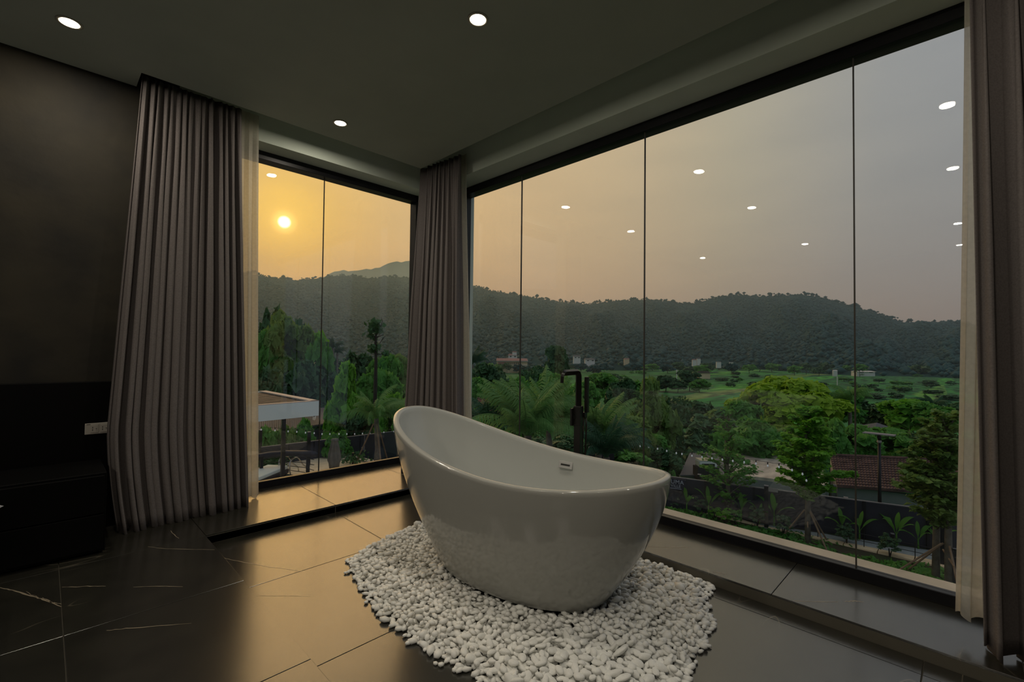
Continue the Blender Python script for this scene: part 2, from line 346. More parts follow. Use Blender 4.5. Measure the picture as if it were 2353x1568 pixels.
# ------------------------------------------------------------------ ceiling lights
LAMP_W = 6.8
def downlight(x, y, label):
    t = empty('downlight', (x, y, CE), label=label, cat='ceiling light', group='recessed round ceiling lights')
    MB().lathe([(.055, 0), (.055, -.004), (.044, -.005), (.040, .002)], n=28).build('trim_ring', M_trim, t, True)
    L_ = bpy.data.lights.new('lamp_light', 'AREA'); L_.shape = 'DISK'; L_.size = .078; L_.energy = LAMP_W; L_.color = (1, .90, .74); lo = bpy.data.objects.new('lamp_light', L_); link(lo, t); lo.location = (0, 0, -.008)
    MB().lathe([(.041, -.0035), (.030, -.0045), (.001, -.005)], n=28).build('lens', M_lamp, t)
for gx, gy, lb in ((.896, 1.965, 'round warm ceiling light nearest the corner between the two glass walls'), (.896, 1.045, 'round warm ceiling light over the bathtub side, near the middle top of the picture'),
                   (.032, 1.965, 'round warm ceiling light nearest the bare concrete wall on the left'), (.032, 1.045, 'round ceiling light reflected highest between the last two joints of the wide window'),
                   (.896, .055, 'round ceiling light behind the viewer, reflected highest at the right end of the wide window'), (.032, .055, 'round ceiling light reflected second from the top at the right end of the wide window'),
                   (-1.40, 1.965, 'round ceiling light deep in the room, reflected lowest in the middle of the wide window'), (-1.40, 1.045, 'round ceiling light deep in the room, reflected near the wide window\'s last joint'),
                   (-1.40, .055, 'round ceiling light reflected third down at the right end of the wide window'), (-2.34, .055, 'round ceiling light reflected lowest at the right end of the wide window')):
    downlight(gx*1.715, gy*1.715, lb)
# ------------------------------------------------------------------ curtains
def curtain(name, mt, top, bot, z0, z1, folds, amp, seed, belly=(0, 0), th=.004, pinch=.35, **k):
    """top / bot: ((x0,y0),(x1,y1)) of the gathered line at the top and at the hem"""
    r = np.random.default_rng(seed); ns, nz = folds*14, 40
    s = np.linspace(0, 1, ns+1); w = np.cumsum(r.uniform(.25, 1.9, ns//7+2)); ph = np.interp(np.linspace(0, len(w)-1, ns+1), np.arange(len(w)), w); ph = (ph-ph[0])/(ph[-1]-ph[0])*folds
    am = np.interp(s*folds, np.arange(folds+1), r.uniform(.4, 1.5, folds+1)); side = np.interp(s*folds, np.arange(folds+1), r.normal(0, .25, folds+1))
    V = []
    for j in range(nz+1):
        q = j/nz; z = z1+(z0-z1)*q; e = q**1.25
        P0 = np.array(top[0])*(1-e)+np.array(bot[0])*e; P1 = np.array(top[1])*(1-e)+np.array(bot[1])*e
        bl = (q/.78)**.95 if q < .78 else 1-.95*((q-.78)/.22)**1.6; d = P1-P0; d = d/np.linalg.norm(d); P0 = P0-d*belly[0]*bl; P1 = P1+d*belly[1]*bl
        dd = P1-P0; nrm = np.array([-dd[1], dd[0]])/np.linalg.norm(dd)
        A = amp*(pinch+(1-pinch)*min(1, q*2.2)**.8)
        sw = .05*np.sin(2.2*q+side*8)*q
        wv = np.sin(2*math.pi*(ph+sw*.35)); wv = np.sign(wv)*np.abs(wv)**.8
        ex = np.sin(4*math.pi*(ph+sw*.35))*A*.55
        XY = P0+np.outer(s, dd)+np.outer(wv*A*am, nrm)+np.outer(ex*np.sin(math.pi*s)**.3, d)
        hem = .012*np.sin(2*math.pi*ph+1) if j == nz else 0
        V.append(np.column_stack([XY, np.full(ns+1, z)+hem]))
    V = np.array(V).reshape(-1, 3); F_ = [(j*(ns+1)+i, j*(ns+1)+i+1, (j+1)*(ns+1)+i+1, (j+1)*(ns+1)+i) for j in range(nz) for i in range(ns)]
    o = mesh_np(name, V, F_, mt, None, True); sd = o.modifiers.new('thickness', 'SOLIDIFY'); sd.thickness = th; tag(o, **k); return o
curtain('curtain', M_curt, ((.40, 3.745), (.966, 3.745)), ((.345, 3.66), (1.062, 3.70)), .006, CE+.02, 15, .050, 21, belly=(.075, 0), label='wide dark grey pleated curtain beside the concrete wall, left of the narrow window', cat='curtain', group='dark grey curtains')
curtain('curtain', M_curt, ((2.50, 3.735), (2.555, 3.185)), ((2.40, 3.80), (2.545, 3.09)), .006, CE+.02, 9, .056, 15, label='dark grey pleated curtain in the corner between the two glass walls', cat='curtain', group='dark grey curtains')
curtain('curtain', M_curt, ((2.56, -.01), (2.56, -.62)), ((2.545, -.03), (2.56, -.70)), .010, CE+.02, 6, .050, 8, label='dark grey curtain at the right end of the wide window', cat='curtain', group='dark grey curtains')
curtain('sheer_curtain', M_sheer, ((.92, 3.838), (1.112, 3.838)), ((.95, 3.83), (1.168, 3.83)), .012, CE+.06, 3, .014, 9, label='thin beige sheer beside the narrow window, behind the wide grey curtain', cat='curtain', group='sheer curtains', th=.001)
curtain('sheer_curtain', M_sheer, ((2.632, 3.40), (2.632, 3.205)), ((2.630, 3.30), (2.630, 3.045)), .03, CE+.06, 3, .012, 10, label='thin pale sheer at the left end of the wide window, behind the corner curtain', cat='curtain', group='sheer curtains', th=.001)
curtain('sheer_curtain', M_sheer, ((2.632, .0), (2.632, -.30)), ((2.630, .050), (2.630, -.22)), .078, CE+.06, 4, .016, 11, label='wide pale sheer at the right end of the wide window', cat='curtain', group='sheer curtains', th=.001)
# ------------------------------------------------------------------ panel, socket, nightstand, bed
pn = MB().box(-3.0, .36, 3.845, 3.879, 0, .911, bev=.004).build('headboard_panel', M_black); tag(pn, 'black panel along the foot of the concrete wall behind the nightstand', 'headboard')
ns_ = empty('nightstand', (-.08, 3.58, 0), label='low black nightstand left of the wide grey curtain', cat='nightstand')
MB().box(-.34, .342, -.20, .22, .012, .438, bev=.004).build('body', M_black, ns_)
MB().box(-.33, .332, -.22, -.20, .03, .215, bev=.003).build('drawer', M_black, ns_); MB().box(-.33, .332, -.22, -.20, .222, .425, bev=.003).build('drawer', M_black, ns_)
so = empty('wall_socket', (.249, 3.845, .621), label='ivory double socket on the black panel beside the wide grey curtain', cat='socket')
MB().box(-.061, .061, -.008, 0, -.034, .034, bev=.003).build('cover_plate', M_plast, so)
for dx in (-.016, .030):
    q = MB().box(dx-.019, dx+.019, -.010, -.007, -.025, .025, bev=.002).build('outlet', M_plast, so)
    MB().box(dx-.011, dx-.008, -.0108, -.0095, .003, .012).box(dx-.011, dx-.008, -.0108, -.0095, -.012, -.003).lathe([(.0032, -.0005), (.0032, .0005)], (dx+.008, -.0100, 0), 10).build('pin_hole', M_hole, q)
MB().box(-.054, -.036, -.0085, -.0078, .026, .029).build('printed_mark', M_hole, so)
bd = empty('bed', (-1.5, 2.7, 0), label='bed with white duvet whose corner shows at the left edge, before the nightstand', cat='bed')
MB().box(-1.0, .98, -1.1, 1.12, .08, .26, bev=.01).build('bed_base', M_black, bd)
MB().box(-.98, .97, -1.08, 1.1, .26, .50, bev=.03).build('mattress', M_white, bd)
dm = MB(); dm.box(-.99, 1.00, -.6, .60, .49, .535, bev=.02)
tip = Vector((-.116+1.5, 3.30-2.7, .357)); c0 = [Vector((1.0, .60, .53)), Vector((1.0, .30, .53)), Vector((1.05, .33, .22)), Vector((1.16, .56, .30))]
dm.face(c0[0], c0[1], tip); dm.face(c0[1], c0[2], tip); dm.face(c0[2], c0[3], tip); dm.face(c0[3], c0[0], tip); dm.face(c0[0], c0[3], c0[2], c0[1])
dm.build('duvet', M_white, bd)
# ------------------------------------------------------------------ bathtub
TQ = dict(xc=1.7774, yc=1.7433, a=.8304, b=.397, n=2.1857, phi=-.1336, ab=.4804, bb=.2961, yb=1.6746, ecc=.0175); TZB = -.020
NT = 96; TT = np.linspace(0, 2*np.pi, NT, endpoint=False)
def sup(a_, b_, n_, ecc=0):
    c, s = np.cos(TT), np.sin(TT); u = np.sign(c)*abs(c)**(2/n_)*a_; v = np.sign(s)*abs(s)**(2/n_)*b_
    return u, v*(1+ecc*u/a_)
def rimz(un): return -.5705+.0887*un+.1223*un**2+H0
def place(u, v, yoff=0):
    p = TQ['phi']; cy = TQ['yc']+yoff; cx = TQ['xc']+yoff*math.tan(p)
    return cx+v*math.cos(p)+u*math.sin(p), cy+u*math.cos(p)-v*math.sin(p)
def ring_outer(s, inset=0, dz=0):
    u1, v1 = sup(TQ['a']-inset, TQ['b']-inset, TQ['n'], TQ['ecc']); u0, v0 = sup(TQ['ab']-inset, TQ['bb']-inset, 2.3)
    gg = 1-(1-s)**1.6; yo = (TQ['yb']-TQ['yc'])*(1-gg); u = u0+(u1-u0)*gg; v = v0+(v1-v0)*gg
    x, y = place(u, v, yo); zr = rimz(u1/(TQ['a']-inset)); z = TZB+(zr-TZB)*s+dz
    return np.column_stack([x, y, z])
rings = [ring_outer(0, .05)+[0, 0, .0], ring_outer(0, .008)]+[ring_outer(s) for s in np.linspace(.01, 1, 26)]
rings[-1][:, 2] -= .004
rings += [ring_outer(1, .004), ring_outer(1, .012, .003), ring_outer(1, .022, .003), ring_outer(1, .030, .0)]
def grid_faces(n_r): return [(i*NT+k, i*NT+(k+1) % NT, (i+1)*NT+(k+1) % NT, (i+1)*NT+k) for i in range(n_r-1) for k in range(NT)]
tub = empty('bathtub', (TQ['xc'], TQ['yb'], TZB), label='white freestanding slipper bathtub standing on a bed of white pebbles', cat='bathtub')
off = np.array([TQ['xc'], TQ['yb'], TZB])
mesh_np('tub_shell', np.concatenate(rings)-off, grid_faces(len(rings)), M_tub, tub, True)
inn = [ring_outer(1, .030, .0), ring_outer(1, .034, -.006)]
for s in np.linspace(.985, .26, 26): inn.append(ring_outer(s, .036))
fl_z = inn[-1][:, 2].mean(); 
for k in (.85, .6, .3, .03):
    c = inn[27].mean(0); r_ = c+(inn[27]-c)*k; r_[:, 2] = inn[27][:, 2]*k*k+(1-k*k)*(inn[27][:, 2].min()-.02); inn.append(r_)
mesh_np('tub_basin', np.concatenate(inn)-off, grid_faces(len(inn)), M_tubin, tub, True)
# overflow plate set in the far wall of the basin
oc = None
for px, py in ((1300, 1070.5),):
    d = ray(px, py); best = 1e9; V = np.concatenate(inn[2:27]); rel = V-ORG; tt = rel@d/(d@d); dist = np.linalg.norm(rel-np.outer(tt, d), axis=1)
    dist[V[:, 0] < TQ['xc']] = 9; i = int(dist.argmin()); oc = V[i]
nrm = Vector((-1, .0, .34)).normalized(); tv = Vector((math.sin(-TQ['phi'])*-1, 1, 0)).normalized(); tv = Vector((-.134, .99, 0)).normalized(); bt = nrm.cross(tv).normalized(); nrm = tv.cross(bt).normalized()
if nrm.x > 0: nrm = -nrm
OM = Matrix(((tv.x, bt.x, nrm.x, 0), (tv.y, bt.y, nrm.y, 0), (tv.z, bt.z, nrm.z, 0), (0, 0, 0, 1)))
op = MB().box(-.045, .045, -.020, .020, -.010, .009, bev=.002).build('overflow_plate', M_chrome, tub); op.matrix_local = Matrix.Translation(Vector(tuple(oc-off))+nrm*.002) @ OM
sl = MB().box(-.030, .030, -.005, .005, .007, .0098).build('overflow_slot', M_hole, op)
# ------------------------------------------------------------------ floor standing bath mixer
FX, FY = 2.332, 1.722; fa = empty('bath_mixer', (FX, FY, PIT_Z), .18, label='black floor-standing bath mixer behind the tub, before the wide window', cat='faucet')
def fz(z): return z-PIT_Z
MB().box(-.055, .055, -.055, .055, 0, .012, bev=.003).build('base_plate', M_faucet, fa)
MB().box(-.0205, .0205, -.0205, .0205, .012, fz(H0-.454), bev=.0015).build('column', M_faucet, fa)
MB().box(-.0235, .0235, -.0235, .0235, fz(H0-.454), fz(H0-.335), bev=.002).box(-.0215, .0215, -.0215, .0215, fz(H0-.397), fz(H0-.331), bev=.0015).build('valve_body', M_faucet, fa)
zt = fz(H0-.113)-.008
arc = [(0, 0, fz(H0-.331)), (0, 0, zt-.035)]+[(-.035+.035*math.cos(q), 0, zt-.035+.035*math.sin(q)) for q in np.linspace(.25, 1.57, 6)]+[(-.10, 0, zt), (-.185, 0, zt)]+[(-.185-.03*math.sin(q), 0, zt-.03+.03*math.cos(q)) for q in np.linspace(.3, 1.3, 5)]+[(-.219, 0, zt-.058)]
MB().tube(arc, [(.0085*1.41, .0165*1.41)]*len(arc), sq=True).build('spout', M_faucet, fa)
MB().box(-.050, -.024, .020, .032, fz(H0-.450), fz(H0-.345), bev=.002).box(-.030, -.018, .010, .026, fz(H0-.41), fz(H0-.39)).build('lever', M_faucet, fa)
br = MB().box(.018, .052, -.036, -.012, fz(H0-.405), fz(H0-.372), bev=.002).build('handset_holder', M_faucet, fa)
MB().box(.030, .058, -.046, -.024, fz(H0-.374), fz(H0-.152), bev=.003).build('hand_shower', M_faucet, fa)
hp = [(.042, -.030, fz(H0-.405)), (.046, -.032, fz(H0-.46)), (.046, -.028, fz(H0-.60)), (.038, -.020, fz(H0-.78)), (.034, -.024, .15), (.052, -.03, .04), (.04, -.02, .02), (.01, -.01, .02)]
MB().tube([Vector(p) for p in hp], .0055, 8).build('hose', M_hose, fa, True)
MB().tube([(.034, -.022, fz(H0-.405)), (.031, -.016, fz(H0-.55)), (.026, -.010, .3), (.024, -.008, .02)], .004, 6).build('feed_pipe', M_hose, fa, True)
# ------------------------------------------------------------------ pebbles
bound = [(799, 1290), (806, 1317), (823, 1351), (844, 1381), (872, 1420), (908, 1447), (942, 1479), (976, 1490), (1019, 1520), (1053, 1540), (1100, 1562)]
bw = [on(2, px, py, PIT_Z+.006)[:2] for px, py in bound]
bw += [(1.10, 1.02), (1.30, .86), (1.50, .70)]
bw += [on(2, px, py, PIT_Z+.006)[:2] for px, py in ((1589, 1556), (1611, 1517), (1628, 1471), (1645, 1436), (1634, 1390), (1627, 1362), (1655, 1349))]
bw += [(EX-.012, 1.12), (EX-.012, 2.05), (2.30, 2.45), (2.10, 2.70)]
bw += [on(2, px, py, PIT_Z+.006)[:2] for px, py in ((963, 1206), (938, 1214), (886, 1237), (835, 1264))]
bw = np.array(bw)
def inside(p, poly):
    x, y = p; c = False; n = len(poly); j = n-1
    for i in range(n):
        if (poly[i][1] > y) != (poly[j][1] > y) and x < (poly[j][0]-poly[i][0])*(y-poly[i][1])/(poly[j][1]-poly[i][1])+poly[i][0]: c = not c
        j = i
    return c
def edge_d(p):
    d = 9
    for i in range(len(bw)):
        A, B = bw[i], bw[(i+1) % len(bw)]; t = np.clip(((p-A)@(B-A))/((B-A)@(B-A)), 0, 1); d = min(d, np.linalg.norm(p-A-(B-A)*t))
    return d
base_ring = ring_outer(0)[:, :2]; bc = base_ring.mean(0); hole = bc+(base_ring-bc)*.93
STONES = []
def in_tub(x, y, z):
    s = (z-TZB)/.55
    if s <= 0: return False
    q = TQ['phi']; dx, dy = x-TQ['xc'], y-TQ['yb']; u = dx*math.sin(q)+dy*math.cos(q); v = dx*math.cos(q)-dy*math.sin(q)
    gg = 1-(1-s)**1.6; return (u/(TQ['ab']+.35*gg+.012))**2+(v/(TQ['bb']+.1*gg+.012))**2 < 1
lo_, hi_ = bw.min(0), bw.max(0); step = .0250
for layer in range(3):
    y = lo_[1]
    while y < hi_[1]:
        x = lo_[0]+random.random()*step
        while x < hi_[0]:
            p = np.array([x+random.gauss(0, .005), y+random.gauss(0, .005)]); x += step*(1.0, 1.15, 1.5)[layer]
            if not inside(p, bw) or inside(p, hole): continue
            e = edge_d(p)
            if layer and (e < (.02, .028, .05)[layer] or random.random() < (0, .08, .25)[layer]): continue
            if layer == 0 and e < .006 and random.random() < .3: continue
            r = random.uniform(.0095, .0150) if random.random() < .85 else random.uniform(.014, .019)
            sc = (r*random.uniform(1.15, 1.85), r*random.uniform(.85, 1.15), r*random.uniform(.52, .74))
            z = PIT_Z+sc[2]+.0145*layer+(random.random()*.004 if layer else 0)+.006*min(1, max(0, e-.05)/.2)
            if in_tub(p[0], p[1], z+.004): continue
            STONES.append((p[0], p[1], z, sc, random.uniform(0, 6.28), random.gauss(0, .34 if layer else .12), layer))
        y += step*(.92, 1.05, 1.4)[layer]
for k in range(26):     # a few stray stones off the edge
    q = bw[random.choice(list(range(0, 11))+[17, 18, 19, 20])]+np.array([random.gauss(0, .012), random.gauss(0, .012)]); r = random.uniform(.008, .012)
    if q[0] < EX-.02: STONES.append((q[0], q[1], PIT_Z+r*.7, (r*1.2, r, r*.7), random.uniform(0, 6), 0, 0))
ico = bmesh.new(); bmesh.ops.create_icosphere(ico, subdivisions=2, radius=1)
IV = np.array([v.co[:] for v in ico.verts]); IF = np.array([[v.index for v in f.verts] for f in ico.faces]); ico.free()
ico = bmesh.new(); bmesh.ops.create_icosphere(ico, subdivisions=1, radius=1)
IV1 = np.array([v.co[:] for v in ico.verts]); IF1 = np.array([[v.index for v in f.verts] for f in ico.faces]); ico.free()
def stone_v(base, r):
    k = 1+.10*np.sin(base@r.normal(0, 1.6, 3)+r.random()*6)+.04*np.sin(base@r.normal(0, 3, 3)); return base*k[:, None]
def visible(s):
    v = np.array(s[:3])-ORG; z = v@fw; return z > 0 and abs(v@rt/z*F) < 1170 and abs(v@up/z*F) < 784
cand = sorted([i for i, s in enumerate(STONES) if s[6] >= 1 and visible(s)], key=lambda i: np.linalg.norm(np.array(STONES[i][:3])-ORG))[:300]
cs = set(cand); protos = []
for k in range(8):
    v = stone_v(IV, RNG); me_o = mesh_np('pebble', v, IF, M_peb, None, True); protos.append(me_o.data); bpy.data.objects.remove(me_o)
for i in cand:
    x, y, z, sc, rz, tl, ly = STONES[i]
    o = bpy.data.objects.new('pebble', protos[i % 8]); o.location = (x, y, z); o.scale = sc; o.rotation_euler = (tl, tl*.7, rz); link(o)
    pxl = 1176.5+F*((np.array(STONES[i][:3])-ORG)@rt)/((np.array(STONES[i][:3])-ORG)@fw)
    wh = 'at the near left edge of the bed, on the warm-lit side' if pxl < 1130 else ('at the near middle of the bed, in front of the bathtub' if pxl < 1400 else 'at the near right of the bed, before the step')
    tag(o, 'small white pebble '+wh, 'pebble', 'white pebbles '+wh.split(',')[0])
VV, FF, nv = [], [], 0
for i, s in enumerate(STONES):
    if i in cs: continue
    x, y, z, sc, rz, tl, ly = s; far = np.hypot(x, y) > 1.9 and False
    v = stone_v(IV1, RNG)*sc; Rm = np.array((Matrix.Rotation(rz, 3, 'Z') @ Matrix.Rotation(tl, 3, 'X'))); VV.append(v@Rm.T+[x, y, z]); FF.append(IF1+nv); nv += len(v)
o = mesh_np('pebbles', np.concatenate(VV), np.concatenate(FF), M_peb, None, True); tag(o, 'bed of white pebbles spread around and under the bathtub', 'pebbles', None, 'stuff')
# ================================================================== OUTDOORS
def ridge_of(az):
    """elevation (px above the horizon line at picture centre, as tangent) of the wooded ridge by azimuth, degrees from +y towards +x"""
    return np.interp(az, RAZ, REL)
rp = [(588, 632), (620, 638), (650, 641), (680, 645), (700, 642), (735, 640), (760, 636), (785, 634), (810, 637), (850, 640), (880, 640), (915, 638), (945, 639), (1010, 641), (1075, 652), (1090, 659), (1130, 669),
      (1170, 676), (1200, 680), (1250, 689), (1300, 696), (1350, 700), (1400, 694), (1450, 691), (1485, 689), (1520, 692), (1560, 698), (1600, 697), (1625, 690), (1650, 683), (1690, 679), (1740, 682), (1780, 681),
      (1800, 679), (1850, 678), (1890, 684), (1930, 696), (1970, 709), (2000, 717), (2040, 728), (2060, 738), (2100, 745), (2150, 743), (2180, 740), (2215, 747), (2300, 752)]
RAZ, REL = [], []
for px, py in rp:
    d = ray(px, py); RAZ.append(math.degrees(math.atan2(d[0], d[1]))); REL.append(d[2]/math.hypot(d[0], d[1]))
RAZ = [-60, -25]+RAZ+[115, 150]; REL = [.13, .15]+REL+[.07, .06]
# ---- terrain: garden level, lower fields, wooded hill in one polar grid
naz = 300; azs = np.linspace(-60, 150, naz); rr = np.concatenate([np.linspace(4.2, 18, 8), np.linspace(19.5, 26, 8), np.linspace(30, 400, 50)])
TA, TR = np.meshgrid(np.radians(azs), rr); X, Y = TR*np.sin(TA), TR*np.cos(TA); Z = ground_z(X, Y)
Z = Z+np.where(TR > 34, .35*np.sin(X*.045+1)*np.sin(Y*.06), 0)
def polar_faces(nr, na): 
    i, j = np.meshgrid(np.arange(nr-1), np.arange(na-1), indexing='ij'); q = i*na+j
    return np.column_stack([q.ravel(), (q+na).ravel(), (q+na+1).ravel(), (q+1).ravel()])
def field_mat():
    M = bpy.data.materials.new('rice_fields'); M.use_nodes = True; t = M.node_tree; b = t.nodes['Principled BSDF']; b.inputs['Roughness'].default_value = .85; b.inputs['Specular IOR Level'].default_value = .2
    gN = t.nodes.new('ShaderNodeNewGeometry'); mp_ = t.nodes.new('ShaderNodeMapping'); mp_.inputs['Rotation'].default_value = (0, 0, math.radians(45)); mp_.inputs['Scale'].default_value = (.014, .13, .02)
    t.links.new(gN.outputs['Position'], mp_.inputs[0])
    v = t.nodes.new('ShaderNodeTexVoronoi'); v.inputs['Scale'].default_value = 1; t.links.new(mp_.outputs[0], v.inputs['Vector'])
    s_ = t.nodes.new('ShaderNodeSeparateColor'); t.links.new(v.outputs['Color'], s_.inputs[0])
    r = ramp_of(t, [(0, (.020, .11, .035)), (.35, (.035, .20, .050)), (.6, (.050, .28, .050)), (.8, (.028, .15, .045)), (.93, (.07, .38, .04)), (1, (.25, .27, .09))], s_.outputs[0])
    n = t.nodes.new('ShaderNodeTexNoise'); n.inputs['Scale'].default_value = .35; n.inputs['Detail'].default_value = 9; mp2 = t.nodes.new('ShaderNodeMapping'); mp2.inputs['Rotation'].default_value = (0, 0, math.radians(45)); mp2.inputs['Scale'].default_value = (.4, 1.6, 1)
    t.links.new(gN.outputs['Position'], mp2.inputs[0]); t.links.new(mp2.outputs[0], n.inputs['Vector'])
    r2 = ramp_of(t, [(.38, (.38, .40, .46)), (.52, (.95, .95, .95)), (.68, (1.3, 1.3, 1.15))], n.outputs[0])
    mm = t.nodes.new('ShaderNodeMix'); mm.data_type = 'RGBA'; mm.blend_type = 'MULTIPLY'; mm.inputs[0].default_value = 1; t.links.new(r.outputs[0], mm.inputs[6]); t.links.new(r2.outputs[0], mm.inputs[7]); t.links.new(mm.outputs[2], b.inputs['Base Color'])
    return M
M_field = field_mat()
terr = st(mesh_np('ground', np.column_stack([X.ravel(), Y.ravel(), Z.ravel()]), polar_faces(len(rr), naz)[:, ::-1], M_field))
terr.data.materials.append(M_soil)
mi = np.array([1 if (p.center.x**2+p.center.y**2) < 19.6**2 else 0 for p in terr.data.polygons], np.int32); terr.data.polygons.foreach_set('material_index', mi)
hr = np.linspace(0, 1, 60); az2 = np.linspace(-60, 150, 520)
def hill_pt(az, t, R0=300., R1=900.):
    az = np.asarray(az, float); t = np.asarray(t, float); foot = R0+40*np.sin(az*.11)+25*np.sin(az*.29); R_ = foot+(R1-foot)*t
    top = ridge_of(az)*R1+H0; zb_ = ground_z(R_*0+foot, 0); k = np.clip(t, 0, 1)
    prof = .75*k+.25*k*k
    z = zb_+(top-zb_)*prof+np.sin(k*math.pi)*(9*np.sin(az*.55+k*5)+6*np.sin(az*1.3-k*7+1)+3*np.sin(az*3.1+k*11))*.8
    z = np.where(t > 1, top-(t-1)*400, z)
    return R_*np.sin(np.radians(az)), R_*np.cos(np.radians(az)), z
A2, H2 = np.meshgrid(az2, np.concatenate([hr, [1.1, 1.3]])); hx, hy, hz = hill_pt(A2, H2)
M_hill_haze = mat('forest_floor_haze_tint', (.012, .045, .042), .95, col2=(.020, .065, .055), scale=.02, detail=10, spec=.05)  # ground under the trees, haze tint mixed into its colour too
hills = st(mesh_np('hills', np.column_stack([hx.ravel(), hy.ravel(), hz.ravel()]), polar_faces(62, 520)[:, ::-1], M_hill_haze, None, True))
# distant range behind the haze
a3 = np.linspace(-60, 150, 420); h3 = np.interp(a3, *zip(*[(-60, .10), (19, .11), (21.5, .128), (22.6, .142), (23.8, .155), (25.2, .161), (28.1, .1664), (30.6, .1836), (32.9, .1914), (35, .186), (40, .14), (46, .09), (60, .03), (150, .02)]))+.0015*np.sin(a3*2.1)+.001*np.sin(a3*5.3)
v3 = []
for q in (0, .5, .8, 1): v3.append(np.column_stack([6500*np.sin(np.radians(a3))*(.85+.15*q), 6500*np.cos(np.radians(a3))*(.85+.15*q), h3*6500*q**1.15+H0-10*(1-q)]))
far_r = st(mesh_np('hills', np.concatenate(v3), polar_faces(4, 420)[:, ::-1], M_hill_haze, None, True))
# ---- leafy geometry
def leaves(cent, nrm, size, asp=1.6, r=RNG, fold=.25):
    """a folded diamond leaf at every centre; returns verts, quads"""
    n = len(cent); u = np.cross(nrm, r.normal(size=(n, 3))); u /= np.linalg.norm(u, axis=1)[:, None]+1e-9; w = np.cross(nrm, u)
    s = (size*r.uniform(.65, 1.25, n))[:, None]; nn = nrm/(np.linalg.norm(nrm, axis=1)[:, None]+1e-9)
    a_ = cent-u*s*asp*.5; b_ = cent+w*s*.5+nn*s*fold; c_ = cent+u*s*asp*.5; d_ = cent-w*s*.5+nn*s*fold
    V = np.stack([a_, b_, c_, d_], 1).reshape(-1, 3); q = np.arange(n)*4
    return V, np.column_stack([q, q+1, q+2, q+3])
def crown_mesh(name, w, h, nclump, nleaf, size, mt, seed, flat=1, top_heavy=0):
    """rounded crown of leaf clumps; origin at the crown's base centre; w, h metres"""
    r = np.random.default_rng(seed); C_, N_ = [], []
    for k in range(nclump):
        th = r.uniform(0, 2*math.pi); ph = math.acos(r.uniform(-.75, 1)); rad = r.uniform(.62, 1)
        lump = 1+.16*math.sin(3*th+seed)+.12*math.sin(5*ph+seed*2)
        c = np.array([math.sin(ph)*math.cos(th)*w/2, math.sin(ph)*math.sin(th)*w/2, h*.5+math.cos(ph)*h*.5])*[rad*lump, rad*lump, 1]
        c[2] = h*.5+(c[2]-h*.5)*rad*lump; cr = min(w, h)*r.uniform(.10, .19)
        n = nleaf//nclump; d = r.normal(size=(n, 3)); d /= np.linalg.norm(d, axis=1)[:, None]; d[:, 2] = np.where(d[:, 2] < -.2, -d[:, 2]*.7, d[:, 2])
        C_.append(c+d*cr*r.uniform(.75, 1.05, (n, 1))*[1, 1, .75*flat]); N_.append(d+r.normal(0, .45, (n, 3))+[0, 0, .35])
    V, Q = leaves(np.concatenate(C_), np.concatenate(N_), size, r=r); o = mesh_np(name, V, Q, mt); me = o.data; bpy.data.objects.remove(o); return me
PROT = {}
def proto(key, *a_, **k):
    if key not in PROT: PROT[key] = crown_mesh('foliage', *a_, **k)
    return PROT[key]
def limbs(mb, base, top, w, n, rad, seed):
    r = random.Random(seed); base = Vector(base); top = Vector(top); mb.tube([base, base.lerp(top, .5)+Vector((r.gauss(0, .04), r.gauss(0, .04), 0))*w, top], [rad, rad*.75, rad*.35], 7)
    for k in range(n):
        q = r.uniform(.4, .85); p = base.lerp(top, q); an = r.uniform(0, 6.28); L = w*r.uniform(.25, .45)
        mb.tube([p, p+Vector((math.cos(an)*L*.6, math.sin(an)*L*.6, L*.45)), p+Vector((math.cos(an)*L, math.sin(an)*L, L*.75))], [rad*.45, rad*.3, rad*.12], 5)
def tree(px, ytop, D, wpx, mt, label, group=None, ratio=.8, name='tree', variant=0, bark=None, leaf=None, nleaf=2400, cat='tree', bare=.12):
    g_ = G(px, D); ztop = P(px, ytop, D)[2]; w = wpx*D/F; H = max(1.2, ztop-g_[2]); h = min(H*(1-bare), max(w*ratio, H*.62))
    t = empty(name, g_, random.uniform(0, 6), label=label, cat=cat, group=group)
    mb = MB(); limbs(mb, (0, 0, -.3), (0, 0, H-h*.45), w, 4, max(.05, w*.028), variant*13+int(px)); mb.build('trunk', bark or M_bark, t, True)
    ls = leaf or (.16+.0062*D); u = round(ls/w, 2); u = max(.03, min(.14, u))
    me = proto((mt.name, u, variant, nleaf), 1, 1, 46, nleaf, u*1.15, mt, variant*7+3)
    o = bpy.data.objects.new('foliage', me); link(o, t); o.scale = (w, w, h); o.location = (0, 0, H-h); return t
LW = 'seen through the wide window'
# --- big round bright tree and the belt of trees beyond the village roofs
tree(1800, 864, 44, 200, L_yell, 'big round bright yellow-green tree before the fields, tallest beyond the roofs', variant=1, nleaf=9000, ratio=.9, leaf=.40)
tree(1700, 925, 40, 70, L_mid, 'small green tree at the left foot of the big round bright tree', variant=2)
belt = 'trees in the green belt beyond the tiled roof'
tree(1925, 905, 52, 80, L_mid, 'mid green tree just right of the big round bright tree', belt, variant=3)
tree(1985, 925, 56, 70, L_dark, 'dark tree behind the coconut palm at the last glass joint', belt, variant=1)
tree(2040, 932, 54, 80, L_dark, 'dark green tree beyond the banana clump and lamp', belt, variant=2)
tree(2088, 922, 50, 86, L_bright, 'bright green rounded tree above the tiled roof, right of the street lamp', belt, variant=3)
tree(2150, 934, 47, 80, L_mid, 'mid green tree second from the right-hand sheer', belt, variant=4)
tree(2205, 926, 50, 80, L_dark, 'dark tree half hidden by the right-hand sheer', belt, variant=5)
